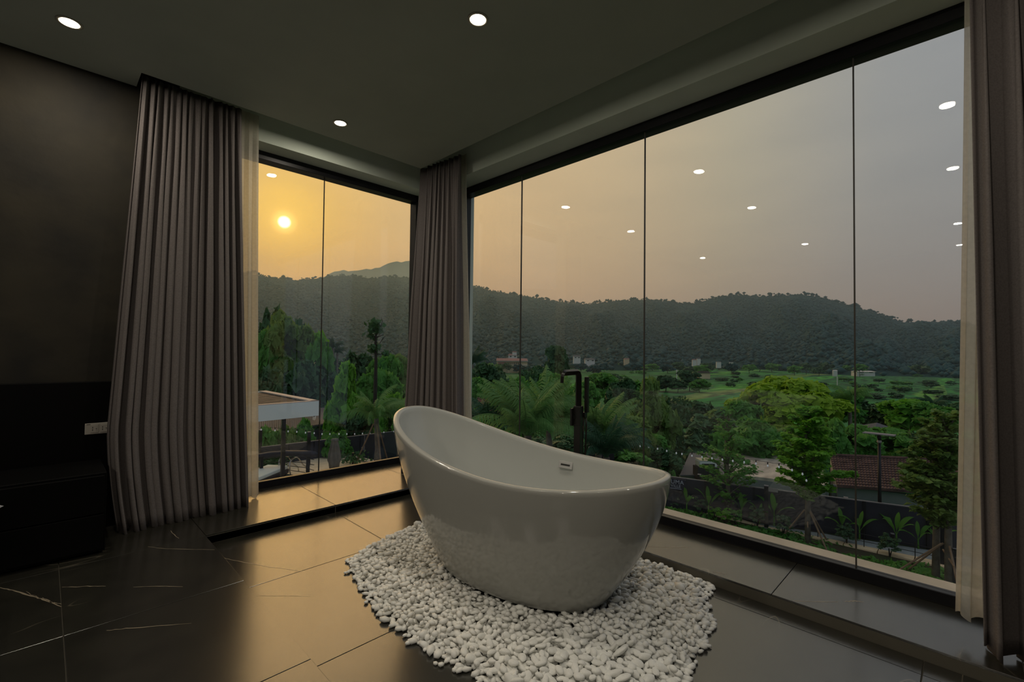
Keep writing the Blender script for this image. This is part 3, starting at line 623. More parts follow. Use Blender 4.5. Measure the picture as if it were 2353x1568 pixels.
tree(1960, 985, 33, 90, L_mid, 'low leafy tree behind the left end of the tiled roof', belt, variant=6)
tree(2060, 990, 34, 100, L_mid, 'bushy tree directly behind the street lamp head', belt, variant=3, ratio=.6)
tree(2150, 985, 33, 110, L_dark, 'dark bushy tree behind the tiled roof near the right-hand sheer', belt, variant=2, ratio=.6)
tree(1905, 975, 30, 70, L_mid, 'small tree between the big round tree and the tiled roof', belt, variant=4)
belt2 = 'trees and scrub behind the concrete roof'
tree(1735, 962, 31, 110, L_mid, 'leafy green tree behind the concrete roof', belt2, variant=5, ratio=.7)
tree(1820, 985, 33, 110, L_olive, 'olive green tree behind the right part of the concrete roof', belt2, variant=6, ratio=.7)
tree(1650, 955, 36, 100, L_dark, 'dark scrubby tree behind the grey sheet roof', belt2, variant=1, ratio=.7)
tree(1600, 925, 55, 80, L_dark, 'dark grey-green tree between the ivy column and the fields', belt2, variant=2)
tree(1655, 945, 50, 70, L_olive, 'olive scrub tree at the near edge of the fields', belt2, variant=3)
tree(1700, 985, 38, 90, L_dark, 'dark low tree left of the big round bright tree', belt2, variant=4, ratio=.6)
tree(1500, 905, 23, 84, L_olive, 'airy olive-green tree right behind the glass joint beyond the tub', belt2, variant=5, nleaf=3600, leaf=.20)
tree(1450, 960, 20, 90, L_olive, 'loose light green tree right of the mixer, above the cane roof', belt2, variant=6, nleaf=3600, leaf=.18)
tree(1500, 1000, 21, 80, L_mid, 'green shrub tree just above the low rim of the tub', belt2, variant=2, ratio=.7, leaf=.18)
tree(1470, 885, 60, 70, L_mid, 'green tree at the near edge of the fields, left of the glass joint', belt2, variant=1)
tree(1390, 862, 75, 60, L_mid, 'green tree at the field edge right of the hand shower', belt2, variant=3)
tree(1425, 880, 60, 60, L_dark, 'dark tree at the field edge between mixer and glass joint', belt2, variant=4)
tree(1590, 985, 30, 110, L_dark, 'dark scrub tree behind the banana plants, left of the sheet roof', belt2, variant=1, ratio=.6)
tree(1640, 1002, 29.5, 80, L_mid, 'leafy shrub tree rising behind the ridge of the dark grey sheet roof', belt2, variant=4, ratio=.6)
sc_ = 'shrubs low between the palms'
tree(1300, 1000, 20, 120, L_dark, 'dark shrub tree filling the gap behind the mixer column', sc_, variant=6, ratio=.6, leaf=.16)
tree(1215, 1015, 19, 130, L_dark, 'dark shrub tree below the large feathery palm', sc_, variant=2, ratio=.6, leaf=.16)
tree(1430, 1035, 18, 100, L_mid, 'green shrub just above the tub rim, right of the low dark palm', sc_, variant=3, ratio=.6, leaf=.14)
tree(1535, 1035, 19, 60, L_dark, 'dark shrub at the foot of the ivy column', sc_, variant=4, ratio=.6, leaf=.14)
tree(1340, 880, 52, 70, L_mid, 'green tree behind the hand shower, at the field edge', sc_, variant=5)
tree(1160, 965, 24, 80, L_mid, 'green shrub tree hiding the foot of the red-tiled roof', sc_, variant=1, ratio=.6, leaf=.16)
# ivy covered column
g_ = G(1553, 24); t = empty('ivy_column', g_, label='tall dark ivy-covered trunk left of the grey sheet roof', cat='tree')
hh = P(1553, 912, 24)[2]-g_[2]; MB().tube([(0, 0, -.2), (.1, 0, hh*.5), (0, .05, hh-.4)], [.14, .12, .08], 8).build('trunk', M_barkd, t)
c_ = []; 
for k in range(3400):
    z = random.uniform(.3, hh); r_ = (.36+.12*math.sin(z*3))*(1.0 if z < hh-.9 else 1.6)*random.uniform(.6, 1); q = random.uniform(0, 6.28); c_.append((r_*math.cos(q), r_*math.sin(q), z-(.0 if r_ < .45 else .1)))
c_ = np.array(c_); V, Q = leaves(c_, c_*[1, 1, 0]+RNG.normal(0, .3, c_.shape), .15); mesh_np('foliage', V, Q, L_dark, t)
# field clumps, scattered trees far off
fieldt = 'tree clump in the middle of the fields'
for px, yt, D, w, mt_, lb in ((1585, 854, 128, 44, L_dark, 'tallest dark tree of the clump standing in the fields'), (1530, 864, 125, 44, L_dark, 'left tree of the dark clump in the fields'), (1558, 874, 122, 34, L_dark, 'low tree in the middle of the field clump'), (1608, 872, 124, 36, L_mid, 'right tree of the dark clump in the fields')):
    tree(px, yt, D, w, mt_, lb, fieldt, variant=int(px) % 6+1, nleaf=1500)
tree(1280, 802, 90, 46, L_dark, 'dark ragged tree rising above the mixer spout', variant=3, nleaf=1800)
tree(1130, 846, 55, 80, L_dark, 'dense dark tree beside the left coconut palm, before the cream building', variant=4, ratio=1)
tree(1095, 870, 50, 60, L_mid, 'mid green tree half behind the left-hand sheer, below the coconut palm', variant=5)
tree(1232, 848, 70, 56, L_dark, 'dark tree right of the cream building', variant=6)
tree(1195, 880, 45, 60, L_mid, 'small dark tree below the cream building', variant=1)
tree(1265, 860, 60, 60, L_mid, 'green tree behind the mixer spout', variant=2)
tree(1130, 935, 30, 70, L_mid, 'leafy bush tree beside the red-tiled roof', variant=3, ratio=.6)
tree(1190, 930, 27, 70, L_olive, 'light olive tree right of the red-tiled roof', variant=5, ratio=.7, leaf=.2)
tree(1100, 980, 22, 70, L_dark, 'dark shrub at the foot of the left-hand sheer beyond the tub', variant=2, ratio=.6)
def where(px): return 'near the cream building' if px < 1235 else ('above the hand shower' if px < 1400 else ('just left of the second glass joint' if px < 1482 else ('around the field hut' if px < 1700 else ('above the big round tree' if px < 1962 else 'right of the last glass joint'))))
fr = random.Random(5)
for k in range(46):
    px = 1090+k*24.5+fr.uniform(-8, 8); D = fr.uniform(215, 300); yt = 838+fr.uniform(-8, 5)+(px-1100)*.004
    tree(px, yt, D, fr.uniform(18, 34), fr.choice([L_hill_haze, L_dark, L_mid]), 'small dark tree at the hazy hill foot '+where(px), 'hill foot trees '+where(px), variant=fr.randint(1, 6), nleaf=500, ratio=.8)
for k in range(60):
    px = fr.uniform(1380, 2200); D = fr.uniform(110, 230)
    if 1500 < px < 1640 or 1720 < px < 1880 and D < 140: continue
    d0 = ray(px, 816); z0 = float(ground_z(d0[0]*D, d0[1]*D)); yb_ = 784-F*((z0-H0-0)/D-.0228)+ (px-1176)*.011
    tree(px, yb_-F*fr.uniform(.8, 1.9)/D, D, fr.uniform(1.8, 5)*F/D, fr.choice([L_mid, L_dark]), 'low dark bush on a field bank '+where(px), 'field bushes '+where(px), variant=fr.randint(1, 6), nleaf=400, ratio=.5, name='field_bush', cat='bush', bare=.02)
# --- narrow window trees
tree(652, 727, 42, 96, L_olive, 'tallest bright green tree at the left of the narrow window', variant=1, nleaf=5200, ratio=1.1, leaf=.34)
tree(712, 766, 44, 84, L_bright, 'bright green pointed tree left of the glass joint in the narrow window', variant=2, nleaf=4200, ratio=1.0, leaf=.34)
tree(603, 785, 40, 70, L_mid, 'green tree at the left edge of the narrow window', variant=3, nleaf=3000)
tree(622, 735, 47, 54, L_dark, 'dark drooping tree peeking out behind the tallest bright tree', variant=4, nleaf=600, leaf=.7)
tree(690, 738, 48, 44, L_dark, 'dark leafy branch tree right of the tallest bright tree', variant=5, nleaf=500, leaf=.7)
tree(738, 790, 40, 50, L_mid, 'green tree directly behind the glass joint of the narrow window', variant=6)
nb = 'dark trees in the middle of the narrow window'
tree(800, 828, 50, 70, L_dark, 'dark tree right of the areca palms', nb, variant=1)
tree(838, 820, 52, 56, L_dark, 'dark tree left of the bare-topped tree', nb, variant=2)
tree(890, 826, 48, 64, L_mid, 'dark green tree right of the bare-topped tree', nb, variant=3)
tree(935, 832, 50, 60, L_olive, 'hazy olive tree beside the corner curtain', nb, variant=4)
tree(625, 850, 34, 90, L_dark, 'dark scrub tree above the white pergola roof', nb, variant=5, ratio=.6)
tree(690, 845, 33, 90, L_dark, 'dark scrub tree above the right end of the pergola', nb, variant=6, ratio=.6)
tree(770, 862, 36, 90, L_dark, 'dark thicket between the areca trunks and the bright bush', nb, variant=2, ratio=.6)
tree(870, 862, 36, 80, L_mid, 'green thicket behind the trunk of the bare-topped tree', nb, variant=3, ratio=.6)
tree(800, 872, 25, 84, L_bright, 'bright green bush above the charcoal fence, left of the staked palm', variant=4, nleaf=4200, leaf=.19, ratio=.9)
tree(845, 930, 24, 100, L_dark, 'dark creeper mass behind the staked palm', variant=5, nleaf=3800, leaf=.18, ratio=.6)
tree(905, 905, 23, 80, L_bright, 'bright leafy bush right of the staked palm', variant=6, nleaf=3200, leaf=.18)
tree(785, 1000, 19.3, 50, L_mid, 'small green shrub hanging over the fence beside the closed parasol', variant=1, leaf=.12, ratio=.8, bare=.05)
tree(612, 985, 21, 60, L_mid, 'leafy shrub under the left part of the pergola roof', variant=2, leaf=.14, ratio=.6, bare=.05)
tree(655, 990, 22, 60, L_olive, 'shrub behind the pergola post', variant=3, leaf=.14, ratio=.6, bare=.05)
tree(700, 980, 22.5, 64, L_mid, 'green shrub before the grey shed roof', variant=4, leaf=.14, ratio=.6, bare=.05)
# bare-topped tree
g_ = G(863, 34); t = empty('tree', g_, label='tall bare-topped tree with a few leaves, silhouetted on the hill in the narrow window', cat='tree')
T_ = lambda px, py, D=34: Vector(tuple(P(px, py, D)-g_))
mb = MB(); mb.tube([(0, 0, -.3), T_(863, 880), T_(864, 830), T_(863, 790), T_(866, 745)], [.16, .14, .11, .09, .04], 7)
for pts in ([(864, 795), (872, 790), (880, 778), (886, 772)], [(866, 775), (876, 772), (882, 770)], [(863, 815), (875, 814), (888, 815)], [(864, 775), (856, 772), (848, 768)], [(866, 757), (876, 748), (879, 738), (876, 730)], [(863, 800), (856, 796), (852, 800)]):
    mb.tube([T_(*p) for p in pts], [.05]+[.03]*(len(pts)-2)+[.012], 5)
mb.build('trunk', M_barkd, t, True); c_ = []
for px, py, n, s_ in ((864, 748, 60, .22), (862, 757, 60, .22), (850, 770, 16, .12), (857, 776, 16, .14), (862, 800, 26, .16), (868, 796, 12, .14), (887, 815, 12, .14), (870, 760, 14, .18), (856, 803, 16, .15)):
    c_.append(np.array(T_(px, py))+RNG.normal(0, s_, (n, 3)))
c_ = np.concatenate(c_); V, Q = leaves(c_, RNG.normal(size=c_.shape), .17, 2.4); mesh_np('foliage', V, Q, L_dark, t)
# ---- palms
def frond_mesh(seed, npair=36, droop=1.0, wid=.27, mt=None, stiff=0):
    r = random.Random(seed); pts = []; n = 14
    for i in range(n+1):
        q = i/n; an = math.radians(78-droop*105*q**1.3); 
        if i == 0: pts.append(Vector((0, 0, 0)))
        else: pts.append(pts[-1]+Vector((math.cos(an), 0, math.sin(an)))/n)
    mb = MB(); mb.tube(pts, [.013*(1-.8*i/n)+.002 for i in range(n+1)], 5)
    for i in range(npair):
        q = .14+.86*i/npair; f_ = q*n; k = min(n-1, int(f_)); p = pts[k].lerp(pts[k+1], f_-k); t = (pts[k+1]-pts[k]).normalized(); nrm_ = t.cross(Vector((0, 1, 0)))*-1
        L = wid*math.sin(math.pi*min(1, .25+q*.72))*r.uniform(.85, 1.1)
        for s_ in (-1, 1):
            d = (Vector((0, s_, 0))*.62+t*.80+nrm_*.15+Vector((0, 0, -.25-.35*r.random()))).normalized(); e1 = p+d*L*.5; e2 = p+d*L*.95+Vector((0, 0, -.30*L)); w_ = t*.010
            mb.face(p-w_*.6, p+w_*.6, e1+w_, e1-w_); mb.face(e1-w_, e1+w_, e2)
    o = mb.build('frond', mt); me = o.data; bpy.data.objects.remove(o); return me
FR = {m_.name: [frond_mesh(k, droop=dr, mt=m_) for k, dr in enumerate((.45, .75, 1.05, 1.3))] for m_ in (L_palm, L_palmd)}
def palm(px, ycrown, D, lenpx, nfr, mt, label, group=None, trunk=.10, spread=(0, 3), rz=0, tilt=0):
    g_ = G(px, D); z = P(px, ycrown, D)[2]-g_[2]; L = lenpx*D/F; r = random.Random(int(px*7+D)); t = empty('palm', g_, label=label, cat='palm tree', group=group)
    MB().tube([(0, 0, -.2), (.06*L, 0, z*.5), (0, 0, z)], [trunk*1.3, trunk, trunk*.85], 9).build('trunk', M_bark, t, True)
    for k in range(nfr):
        me = FR[mt.name][r.randint(*spread)]; o = bpy.data.objects.new('frond', me); link(o, t); o.location = (0, 0, z-.05); s_ = L*r.uniform(.8, 1.12); o.scale = (s_, s_, s_)
        o.rotation_euler = (r.gauss(0, .2), r.uniform(-.35, .45)+tilt, k*2.39996+rz+r.gauss(0, .15))
    return t
palm(1215, 1000, 11.5, 175, 32, L_palm, 'large feathery palm filling the view left of the mixer', spread=(0, 2))
palm(1262, 985, 13.5, 150, 28, L_palm, 'feathery palm directly behind the mixer spout', spread=(0, 2))
palm(1128, 985, 15, 120, 24, L_palmd, 'dark feathery palm right of the left-hand sheer', spread=(0, 2))
palm(1375, 1000, 13, 130, 26, L_palm, 'feathery palm right of the hand shower', spread=(0, 3))
palm(1395, 1050, 11.5, 120, 22, L_palmd, 'low dark palm just above the tub rim, right of the mixer', spread=(0, 2))
palm(1085, 838, 60, 50, 16, L_palmd, 'coconut palm against the hill beside the left-hand sheer', trunk=.2)
palm(1952, 925, 42, 62, 18, L_palm, 'coconut palm at the last glass joint of the wide window', trunk=.16)
palm(2140, 935, 55, 45, 14, L_palmd, 'distant palm in the belt near the right-hand sheer', trunk=.16)
palm(765, 800, 42, 32, 18, L_palmd, 'taller of the two areca palms right of the narrow window\'s glass joint', trunk=.12, spread=(0, 3))
palm(775, 812, 43, 30, 14, L_palmd, 'shorter areca palm just behind the taller one', trunk=.10, spread=(0, 3))
palm(919, 955, 19, 60, 14, L_palm, 'palm fronds beside the raised end of the tub, below the corner curtain', spread=(0, 3))
sp_ = palm(867, 962, 18.0, 95, 22, L_palm, 'palm held by wooden stakes in front of the charcoal fence', spread=(0, 3), trunk=.11)
g_ = np.array(sp_.location); zt_ = P(867, 968, 18.0)[2]-g_[2]
for an in (.4, 2.5, 4.5): MB().tube([(math.cos(an)*1.0, math.sin(an)*1.0, 0), (math.cos(an)*.1, math.sin(an)*.1, zt_-.1)], .028, 6).build('stake', M_wood, sp_)
# ---- banana plants
def banana(px, py, D, hpx, nl, label, group=None, mt=None, seed=0, base=None):
    g_ = G(px, D) if base is None else base; H = hpx*D/F; r = random.Random(seed+int(px)); t = empty('banana_plant', g_, r.uniform(0, 6), label=label, cat='plant', group=group)
    MB().tube([(0, 0, -.05), (0, 0, H*.38)], [.055*H/1.6, .03*H/1.6], 8).build('stem', L_ban, t, True)
    for k in range(nl):
        an = k*math.pi*2/nl+r.gauss(0, .3); L = H*r.uniform(.55, .75); up_ = r.uniform(.75, 1.35) if k else 1.45; w_ = L*r.uniform(.10, .15); n = 9; V, Q = [], []
        p = Vector((0, 0, H*.32)); d = Vector((math.cos(an), math.sin(an), 0)); side = Vector((-d.y, d.x, 0)); el = up_
        for i in range(n+1):
            q = i/n; ww = 0.008 if q < .25 else w_*math.sin(math.pi*min(1, (q-.22)/.78))**.7; s_ = Vector((0, 0, .35*ww))
            V += [p+side*ww+s_, p, p-side*ww+s_]; el -= .16*(1.2 if k else .3)*q*1.3; p = p+(d*math.cos(el)+Vector((0, 0, math.sin(el))))*L/n*1.15
        for i in range(n):
            a0 = i*3; Q += [(a0, a0+3, a0+4, a0+1), (a0+1, a0+4, a0+5, a0+2)]
        mesh_np('leaf', [tuple(v) for v in V], Q, mt or L_ban, t, True)
    return t
bg_ = 'young banana plants along the fence'
def bpos(px, py): return on(2, px, py, -3.876)
for px, py, h_, nl, lb in ((1578, 1165, 60, 4, 'young banana plant nearest the tub rim, before the fence'), (1628, 1160, 66, 4, 'young banana plant right behind the second bollard'), (1703, 1182, 70, 4, 'young banana plant left of the tall thin bollard with white awning box'),
                             (1745, 1190, 50, 3, 'dark-leaved banana shoot just left of the tall bollard'), (1779, 1202, 76, 4, 'banana plant with a torn yellow leaf right of the tall bollard'), (1935, 1215, 66, 4, 'banana plant beside the bollard at the last glass joint'),
                             (1975, 1215, 66, 4, 'banana plant just right of the last glass joint'), (2060, 1250, 80, 5, 'broad-leaved banana plant below the street lamp'), (2110, 1262, 66, 4, 'banana plant between the street lamp and the twin-trunk tree'), (2158, 1262, 70, 3, 'banana plant behind the twin-trunk tree')):
    b_ = bpos(px, py); xf = (16.55-.28)/(b_[0]+.32*b_[1])
    if xf < 1: b_[0] *= xf; b_[1] *= xf
    banana(px, py, np.dot(b_-ORG, fw), h_, nl, lb, bg_, base=b_)
banana(1588, 1090, 27, 95, 6, 'tall banana plant between the ivy column and the grey sheet roof')
banana(2028, 1040, 30, 75, 6, 'banana clump behind the street lamp head')
banana(1612, 1090, 25, 60, 5, 'smaller banana plant behind the ridge of the grey sheet roof')
# ---- round shrubs in the bed
def shrub(px, py, wpx, hpx, label, mt=L_shrub, group='clipped round shrubs in the garden bed', n=1500):
    b_ = bpos(px, py); D = np.dot(b_-ORG, fw); w = wpx*D/F; h = hpx*D/F; t = empty('round_shrub', b_, random.uniform(0, 6), label=label, cat='shrub', group=group)
    MB().tube([(0, 0, -.05), (.02, 0, h*.4)], [.02, .012], 6).tube([(0, 0, 0), (-.04, .05, h*.45)], [.015, .008], 5).build('stem', M_barkd, t)
    me = proto((mt.name, 'sh', n), 1, 1, 30, n, .075, mt, 5); o = bpy.data.objects.new('foliage', me); link(o, t); o.scale = (w, w, h*.8); o.location = (0, 0, h*.22)
shrub(1553, 1168, 26, 26, 'round grey-green shrub nearest the tub rim'); shrub(1611, 1180, 30, 34, 'round shrub below the second bollard')
shrub(1740, 1210, 32, 42, 'round shrub just left of the foot of the tall bollard'); shrub(1801, 1228, 34, 40, 'round shrub right of the foot of the tall bollard')
shrub(1946, 1252, 38, 42, 'round shrub just left of the last glass joint'); shrub(2045, 1280, 40, 46, 'round shrub below the street lamp, beside the low wire rail')
shrub(1643, 1192, 30, 24, 'bright leafy bush right of the second round shrub', L_bright, 'leafy bushes in the bed', 500); shrub(1665, 1205, 34, 34, 'leafy bush at the foot of the thin layered tree', L_bright, 'leafy bushes in the bed', 500)
shrub(1690, 1206, 30, 34, 'leafy bush right of the thin layered tree\'s foot', L_mid, 'leafy bushes in the bed', 500); shrub(2000, 1230, 46, 28, 'low mounded bush on the far side of the path', L_mid, 'leafy bushes in the bed', 500)
shrub(1585, 1170, 18, 16, 'small yellow-green plant between the first two round shrubs', L_yell, 'leafy bushes in the bed', 500)
# ---- layered young trees in the garden
def layered(bases, ytop, tiers, label, mt, wpx, seed, dens=1.0, low=.38):
    """bases: list of (px,py) trunk feet; tiers of flat leaf sprays on near-level branches"""
    b0 = bpos(*bases[0]); D = np.dot(b0-ORG, fw); H = P(bases[0][0], ytop, D)[2]-b0[2]; W_ = wpx*D/F; t = empty('layered_tree', b0, 0, label=label, cat='tree'); r = random.Random(seed)
    for i, bp in enumerate(bases):
        b = bpos(*bp)-b0; Hh = H*(1-.06*i)
        mb = MB(); mb.tube([(b[0], b[1], -.1), (b[0]*.9+.04, b[1]*.9, Hh*.35), (b[0]*.8, b[1]*.8+.05, Hh*.7), (b[0]*.8, b[1]*.8, Hh*.97)], [.075, .062, .04, .012], 8); C_ = []; N_ = []
        for k in range(tiers):
            q = low+(1-low)*k/(tiers-1); z = Hh*q; rad = W_/2*(1-.75*((q-low)/(1-low))**1.6)*r.uniform(.85, 1.1)*(.8 if k == 0 else 1)
            for j in range(r.randint(5, 7)):
                an = r.uniform(0, 6.28); L = rad*r.uniform(.65, 1.1); dx, dy = math.cos(an), math.sin(an); rise = .22*L
                p0 = Vector((b[0]*.85, b[1]*.85, z-.35)); p1 = p0+Vector((dx*L*.5, dy*L*.5, rise+.2)); p2 = p0+Vector((dx*L, dy*L, rise+.32)); mb.tube([p0, p1, p2], [.022, .014, .005], 5)
                n = int(170*dens*L); 
                for _ in range(n):
                    s_ = r.random()**.6; c = p0.lerp(p1, s_*2) if s_ < .5 else p1.lerp(p2, s_*2-1); wv = .34*L*math.sin(math.pi*min(1, .2+s_*.7)); o_ = r.gauss(0, wv*.5)
                    C_.append((c.x-dy*o_+r.gauss(0, .04), c.y+dx*o_+r.gauss(0, .04), c.z+r.gauss(.03, .03))); N_.append((r.gauss(0, .4), r.gauss(0, .4), 1))
        mb.build('trunk', M_bark, t, True); V, Q = leaves(np.array(C_), np.array(N_), .085, 1.7); mesh_np('foliage', V, Q, mt, t)
    return t
layered([(1672, 1190)], 948, 9, 'thin layered young tree standing before the grey sheet roof', L_mid, 130, 4, .35, .22)
t2 = layered([(1856, 1248)], 945, 8, 'dense layered young tree with pale wrapped trunk in the middle of the garden', L_bright, 165, 5, 1.9, .42)
t3 = layered([(2180, 1342), (2150, 1328)], 955, 8, 'twin-trunk layered young tree with wooden props at the right of the garden', L_olive, 190, 6, .95, .42)
for t_, ds in ((t2, ((-.3, -.5), (.5, -.35), (.1, .6))), (t3, ((-.7, -.2), (.2, .7), (-.2, .9)))):
    for dx, dy in ds: MB().tube([(dx, dy, 0), (dx*.12, dy*.12, .85)], .022, 6).build('prop', M_wood, t_)
    MB().tube([(-.45, -.1, .55), (.45, .1, .58)], .018, 5).build('cross_prop', M_wood, t_)
# ---- paths, fences, bollards
def strip(x0, x1, y0, y1, z, mt, name): return st(MB().box(x0, x1, y0, y1, z-.08, z).build(name, mt))
gz = -3.876
def ln(a_, b_, y): return a_-b_*y
pth = st(MB().prism([(ln(15.45, .15, -6), -6), (ln(16.3, .32, -6), -6), (ln(16.3, .32, 5.0), 5.0), (ln(15.45, .15, 5.0)+.02, 5.0)], gz-.08, gz+.035).build('path', M_path))
for k in range(22):
    ya, yb = -6+.7*k+.01, -6+.7*(k+1)-.01; MB().prism([(ln(15.05, .075, ya), ya), (ln(15.44, .15, ya) if ya < 5 else ln(15.05, .075, ya)+.25, ya), (ln(15.44, .15, yb) if yb < 5 else ln(15.05, .075, yb)+.25, yb), (ln(15.05, .075, yb), yb)], gz-.05, gz+.04).build('paving_stone', M_beige, pth)
gb = MB()
c_ = np.column_stack([RNG.uniform(13.2, 14.95, 5200), RNG.uniform(-2, 9, 5200), np.full(5200, gz+.02)]); msk = np.sin(c_[:, 0]*5)+np.sin(c_[:, 1]*2.3+c_[:, 0]*3)+RNG.normal(0, .7, 5200) > .1
V, Q = leaves(c_[msk], RNG.normal(0, .5, (msk.sum(), 3))+[0, 0, .6], .09, 2.0); tag(mesh_np('grass', V, Q, L_mid), 'patchy low grass in the garden bed beside the path', 'grass', kind='stuff')
def panel_fence(name, A, B, h, n, label, z0=gz, lean=0):
    A = Vector(A); B = Vector(B); d = (B-A); L = d.length; an = math.atan2(d.y, d.x); t = empty(name, (A.x, A.y, z0), an, label=label, cat='fence', group='charcoal panel fences')
    for k in range(n):
        MB().box(L*k/n+.012, L*(k+1)/n-.012, -.02, .02, 0, h).build('panel', M_fence, t); MB().box(L*k/n-.03, L*k/n+.03, .02, .07, 0, h+.02).build('post', M_post, t)
    MB().box(0, L, -.03, .03, h, h+.025).build('cap_rail', M_fcap, t); return t
panel_fence('panel_fence', (ln(16.55, .32, -3), -3), (ln(16.55, .32, 11), 11), 1.0, 11, 'charcoal panel fence behind the garden path, seen through the wide window')
lf0 = on(2, 600, 1029, gz+1.3); lf1 = on(2, 905, 991, gz+1.3)
panel_fence('panel_fence', (lf0[0], lf0[1], 0), (lf1[0]+1.2, lf1[1]-.2, 0), 1.3, 7, 'charcoal panel fence behind the staked palm, seen through the narrow window')
sg = empty('name_sign', on(0, 1553, 1113, 14.17), .31, label='navy name sign with pale capital letters hung on the fence beside the tub rim', cat='sign')
SW, SH = 32*15.2/F/.76, 24*15.2/F; MB().box(-.02, .01, -SW/2, SW/2, -SH/2, SH/2, bev=.004).build('board', mat('sign_navy', (.012, .016, .035), .5), sg)
def text(s, parent, loc, size, mt, name='lettering'):
    c = bpy.data.curves.new(name, 'FONT'); c.body = s; c.size = size; c.align_x = 'CENTER'; c.align_y = 'CENTER'; c.extrude = .004; c.materials.append(mt); c.space_character = 1.05
    o = bpy.data.objects.new(name, c); link(o, parent); bpy.context.view_layer.update(); me = bpy.data.meshes.new_from_object(o.evaluated_get(bpy.context.evaluated_depsgraph_get())); bpy.data.objects.remove(o); o = bpy.data.objects.new(name, me); link(o, parent)
    o.rotation_euler = (math.pi/2, 0, -math.pi/2); o.location = loc; return o
text('LUMA', sg, (-.026, 0, SH*.20), SH*.52, M_sign); text('VILLE', sg, (-.026, 0, -SH*.17), SH*.36, M_sign); MB().box(-.028, -.02, -SW*.28, SW*.28, -SH*.41, -SH*.37).build('underline', M_sign, sg)
def bollard(px, ytop, ybot, wpx, label, plate=False, hooded=False, group='black garden bollards'):
    b_ = bpos(px, ybot); D = np.dot(b_-ORG, fw); h = (ybot-ytop)*D/F; w = wpx*D/F/2.6; t = empty('bollard', b_, .2, label=label, cat='bollard', group=group)
    MB().box(-w, w, -w, w, 0, h, bev=.004).build('post', M_post, t); MB().box(-w*1.8, w*1.8, -w*1.8, w*1.8, 0, .02).build('foot', M_fcap, t)
    if hooded: MB().box(-.16, .06, -.05, .05, h, h+.02, rot=Matrix.Rotation(.35, 4, 'Y')).build('hood', M_fcap, t)
    else: MB().box(-w*1.1, w*1.1, -w*1.1, w*1.1, h, h+.018).build('cap', M_fcap, t)
    if plate: MB().box(.03, .34, -.018, -.006, h*.86, h*.95, rot=Matrix.Rotation(.12, 4, 'Y')).build('awning_box', M_plast, t).rotation_euler[2] = -.95  # white awning box from the house wall behind, attached to this post
bollard(1539, 1126, 1164, 8, 'short bollard right beside the tub rim'); bollard(1607, 1092, 1160, 9, 'tall bollard right of the name sign'); bollard(1761, 1118, 1213, 11, 'tall bollard with a white awning box attached in the middle of the garden', True)
bollard(1944, 1145, 1222, 10, 'bollard just left of the last glass joint'); bollard(2051, 1228, 1262, 8, 'lowest bollard, under the street lamp'); bollard(2166, 1186, 1300, 12, 'tall bollard between the twin trunks'); bollard(2194, 1262, 1345, 12, 'hooded bollard beside the right-hand sheer', hooded=True)
rl = empty('low_rail', (15.30, 0, gz), .12, label='low wire rail on short rods along the garden path', cat='rail')
for k in range(9): MB().tube([(0, -2+k*1.0, 0), (0, -2+k*1.0, .42)], .010, 6).build('rod', M_post, rl)
for z in (.18, .36): MB().tube([(0, -2.2, z), (0, 6.2, z)], .008, 5).build('wire', M_post, rl)
# street lamp
lb = on(0, 2022, 1240, 16.1); lh = on(0, 2022, 998, 16.1)[2]-gz; sl_ = empty('street_lamp', (16.1, lb[1], gz), label='slim black street lamp with a flat solar panel on top, beyond the path', cat='lamp')
MB().tube([(0, 0, 0), (0, 0, lh-.12)], [.05, .035], 10).build('pole', M_post, sl_, True); MB().box(-.26, .26, -.34, .34, lh-.01, lh+.015, rot=Matrix.Rotation(.06, 4, 'Y')).build('solar_panel', M_fcap, sl_)
MB().lathe([(.03, 0), (.05, .02), (.05, .08), (.02, .12)], (0, 0, lh-.14), 14).build('lamp_head', M_post, sl_); MB().lathe([(.045, 0), (.06, .03), (.045, .07)], (0, 0, lh-.24), 14).build('sensor', M_plast, sl_)
# ---- houses beyond the fence
def at(px, py, D): return Vector(tuple(P(px, py, D)))
def slab_between(pts, th, name, mt, parent, base):
    mb = MB(); A = [Vector(p)-Vector(base) for p in pts]; B = [a_-Vector((0, 0, th)) for a_ in A]; n = len(A)
    mb.face(*A); mb.face(*B[::-1])
    for i in range(n): mb.face(A[i], B[i], B[(i+1) % n], A[(i+1) % n])
    bmesh.ops.remove_doubles(mb.b, verts=mb.b.verts, dist=1e-4); return mb.build(name, mt, parent)
def flat(px, py, z): return Vector(tuple(on(2, px, py, z)))
# concrete flat roof
zc = P(1800, 1105, 24)[2]; c4 = [flat(1668, 1088, zc), flat(1905, 1116, zc), flat(1880, 1052, zc), flat(1672, 1039, zc)]
h1 = empty('flat_roof_house', c4[0], label='house with a stained flat concrete roof and grey wall beyond the fence', cat='house'); b_ = h1.location.copy()
slab_between(c4, .16, 'roof', M_slab, h1, b_); zg = -8.4
def wall(pa, pb, z0, z1, th, name, mt, parent, base, inset=0):
    d = (pb-pa); d.z = 0; L = d.length; an = math.atan2(d.y, d.x); o = MB().box(inset, L-inset, 0, th, 0, z1-z0).build(name, mt, parent); o.location = Vector((pa.x, pa.y, z0))-Vector(base); o.rotation_euler[2] = an; return o
for i in range(4): wall(c4[i], c4[(i+1) % 4], zg, zc-.16, .2, 'wall', M_wallc, h1, b_, .15)
mbp = MB()
for k in range(5): mbp.box(.7+k*1.3, .72+k*1.3, .6, .62, .0, .0+.01)
mbp.build('roof_pipe', M_fcap, h1)
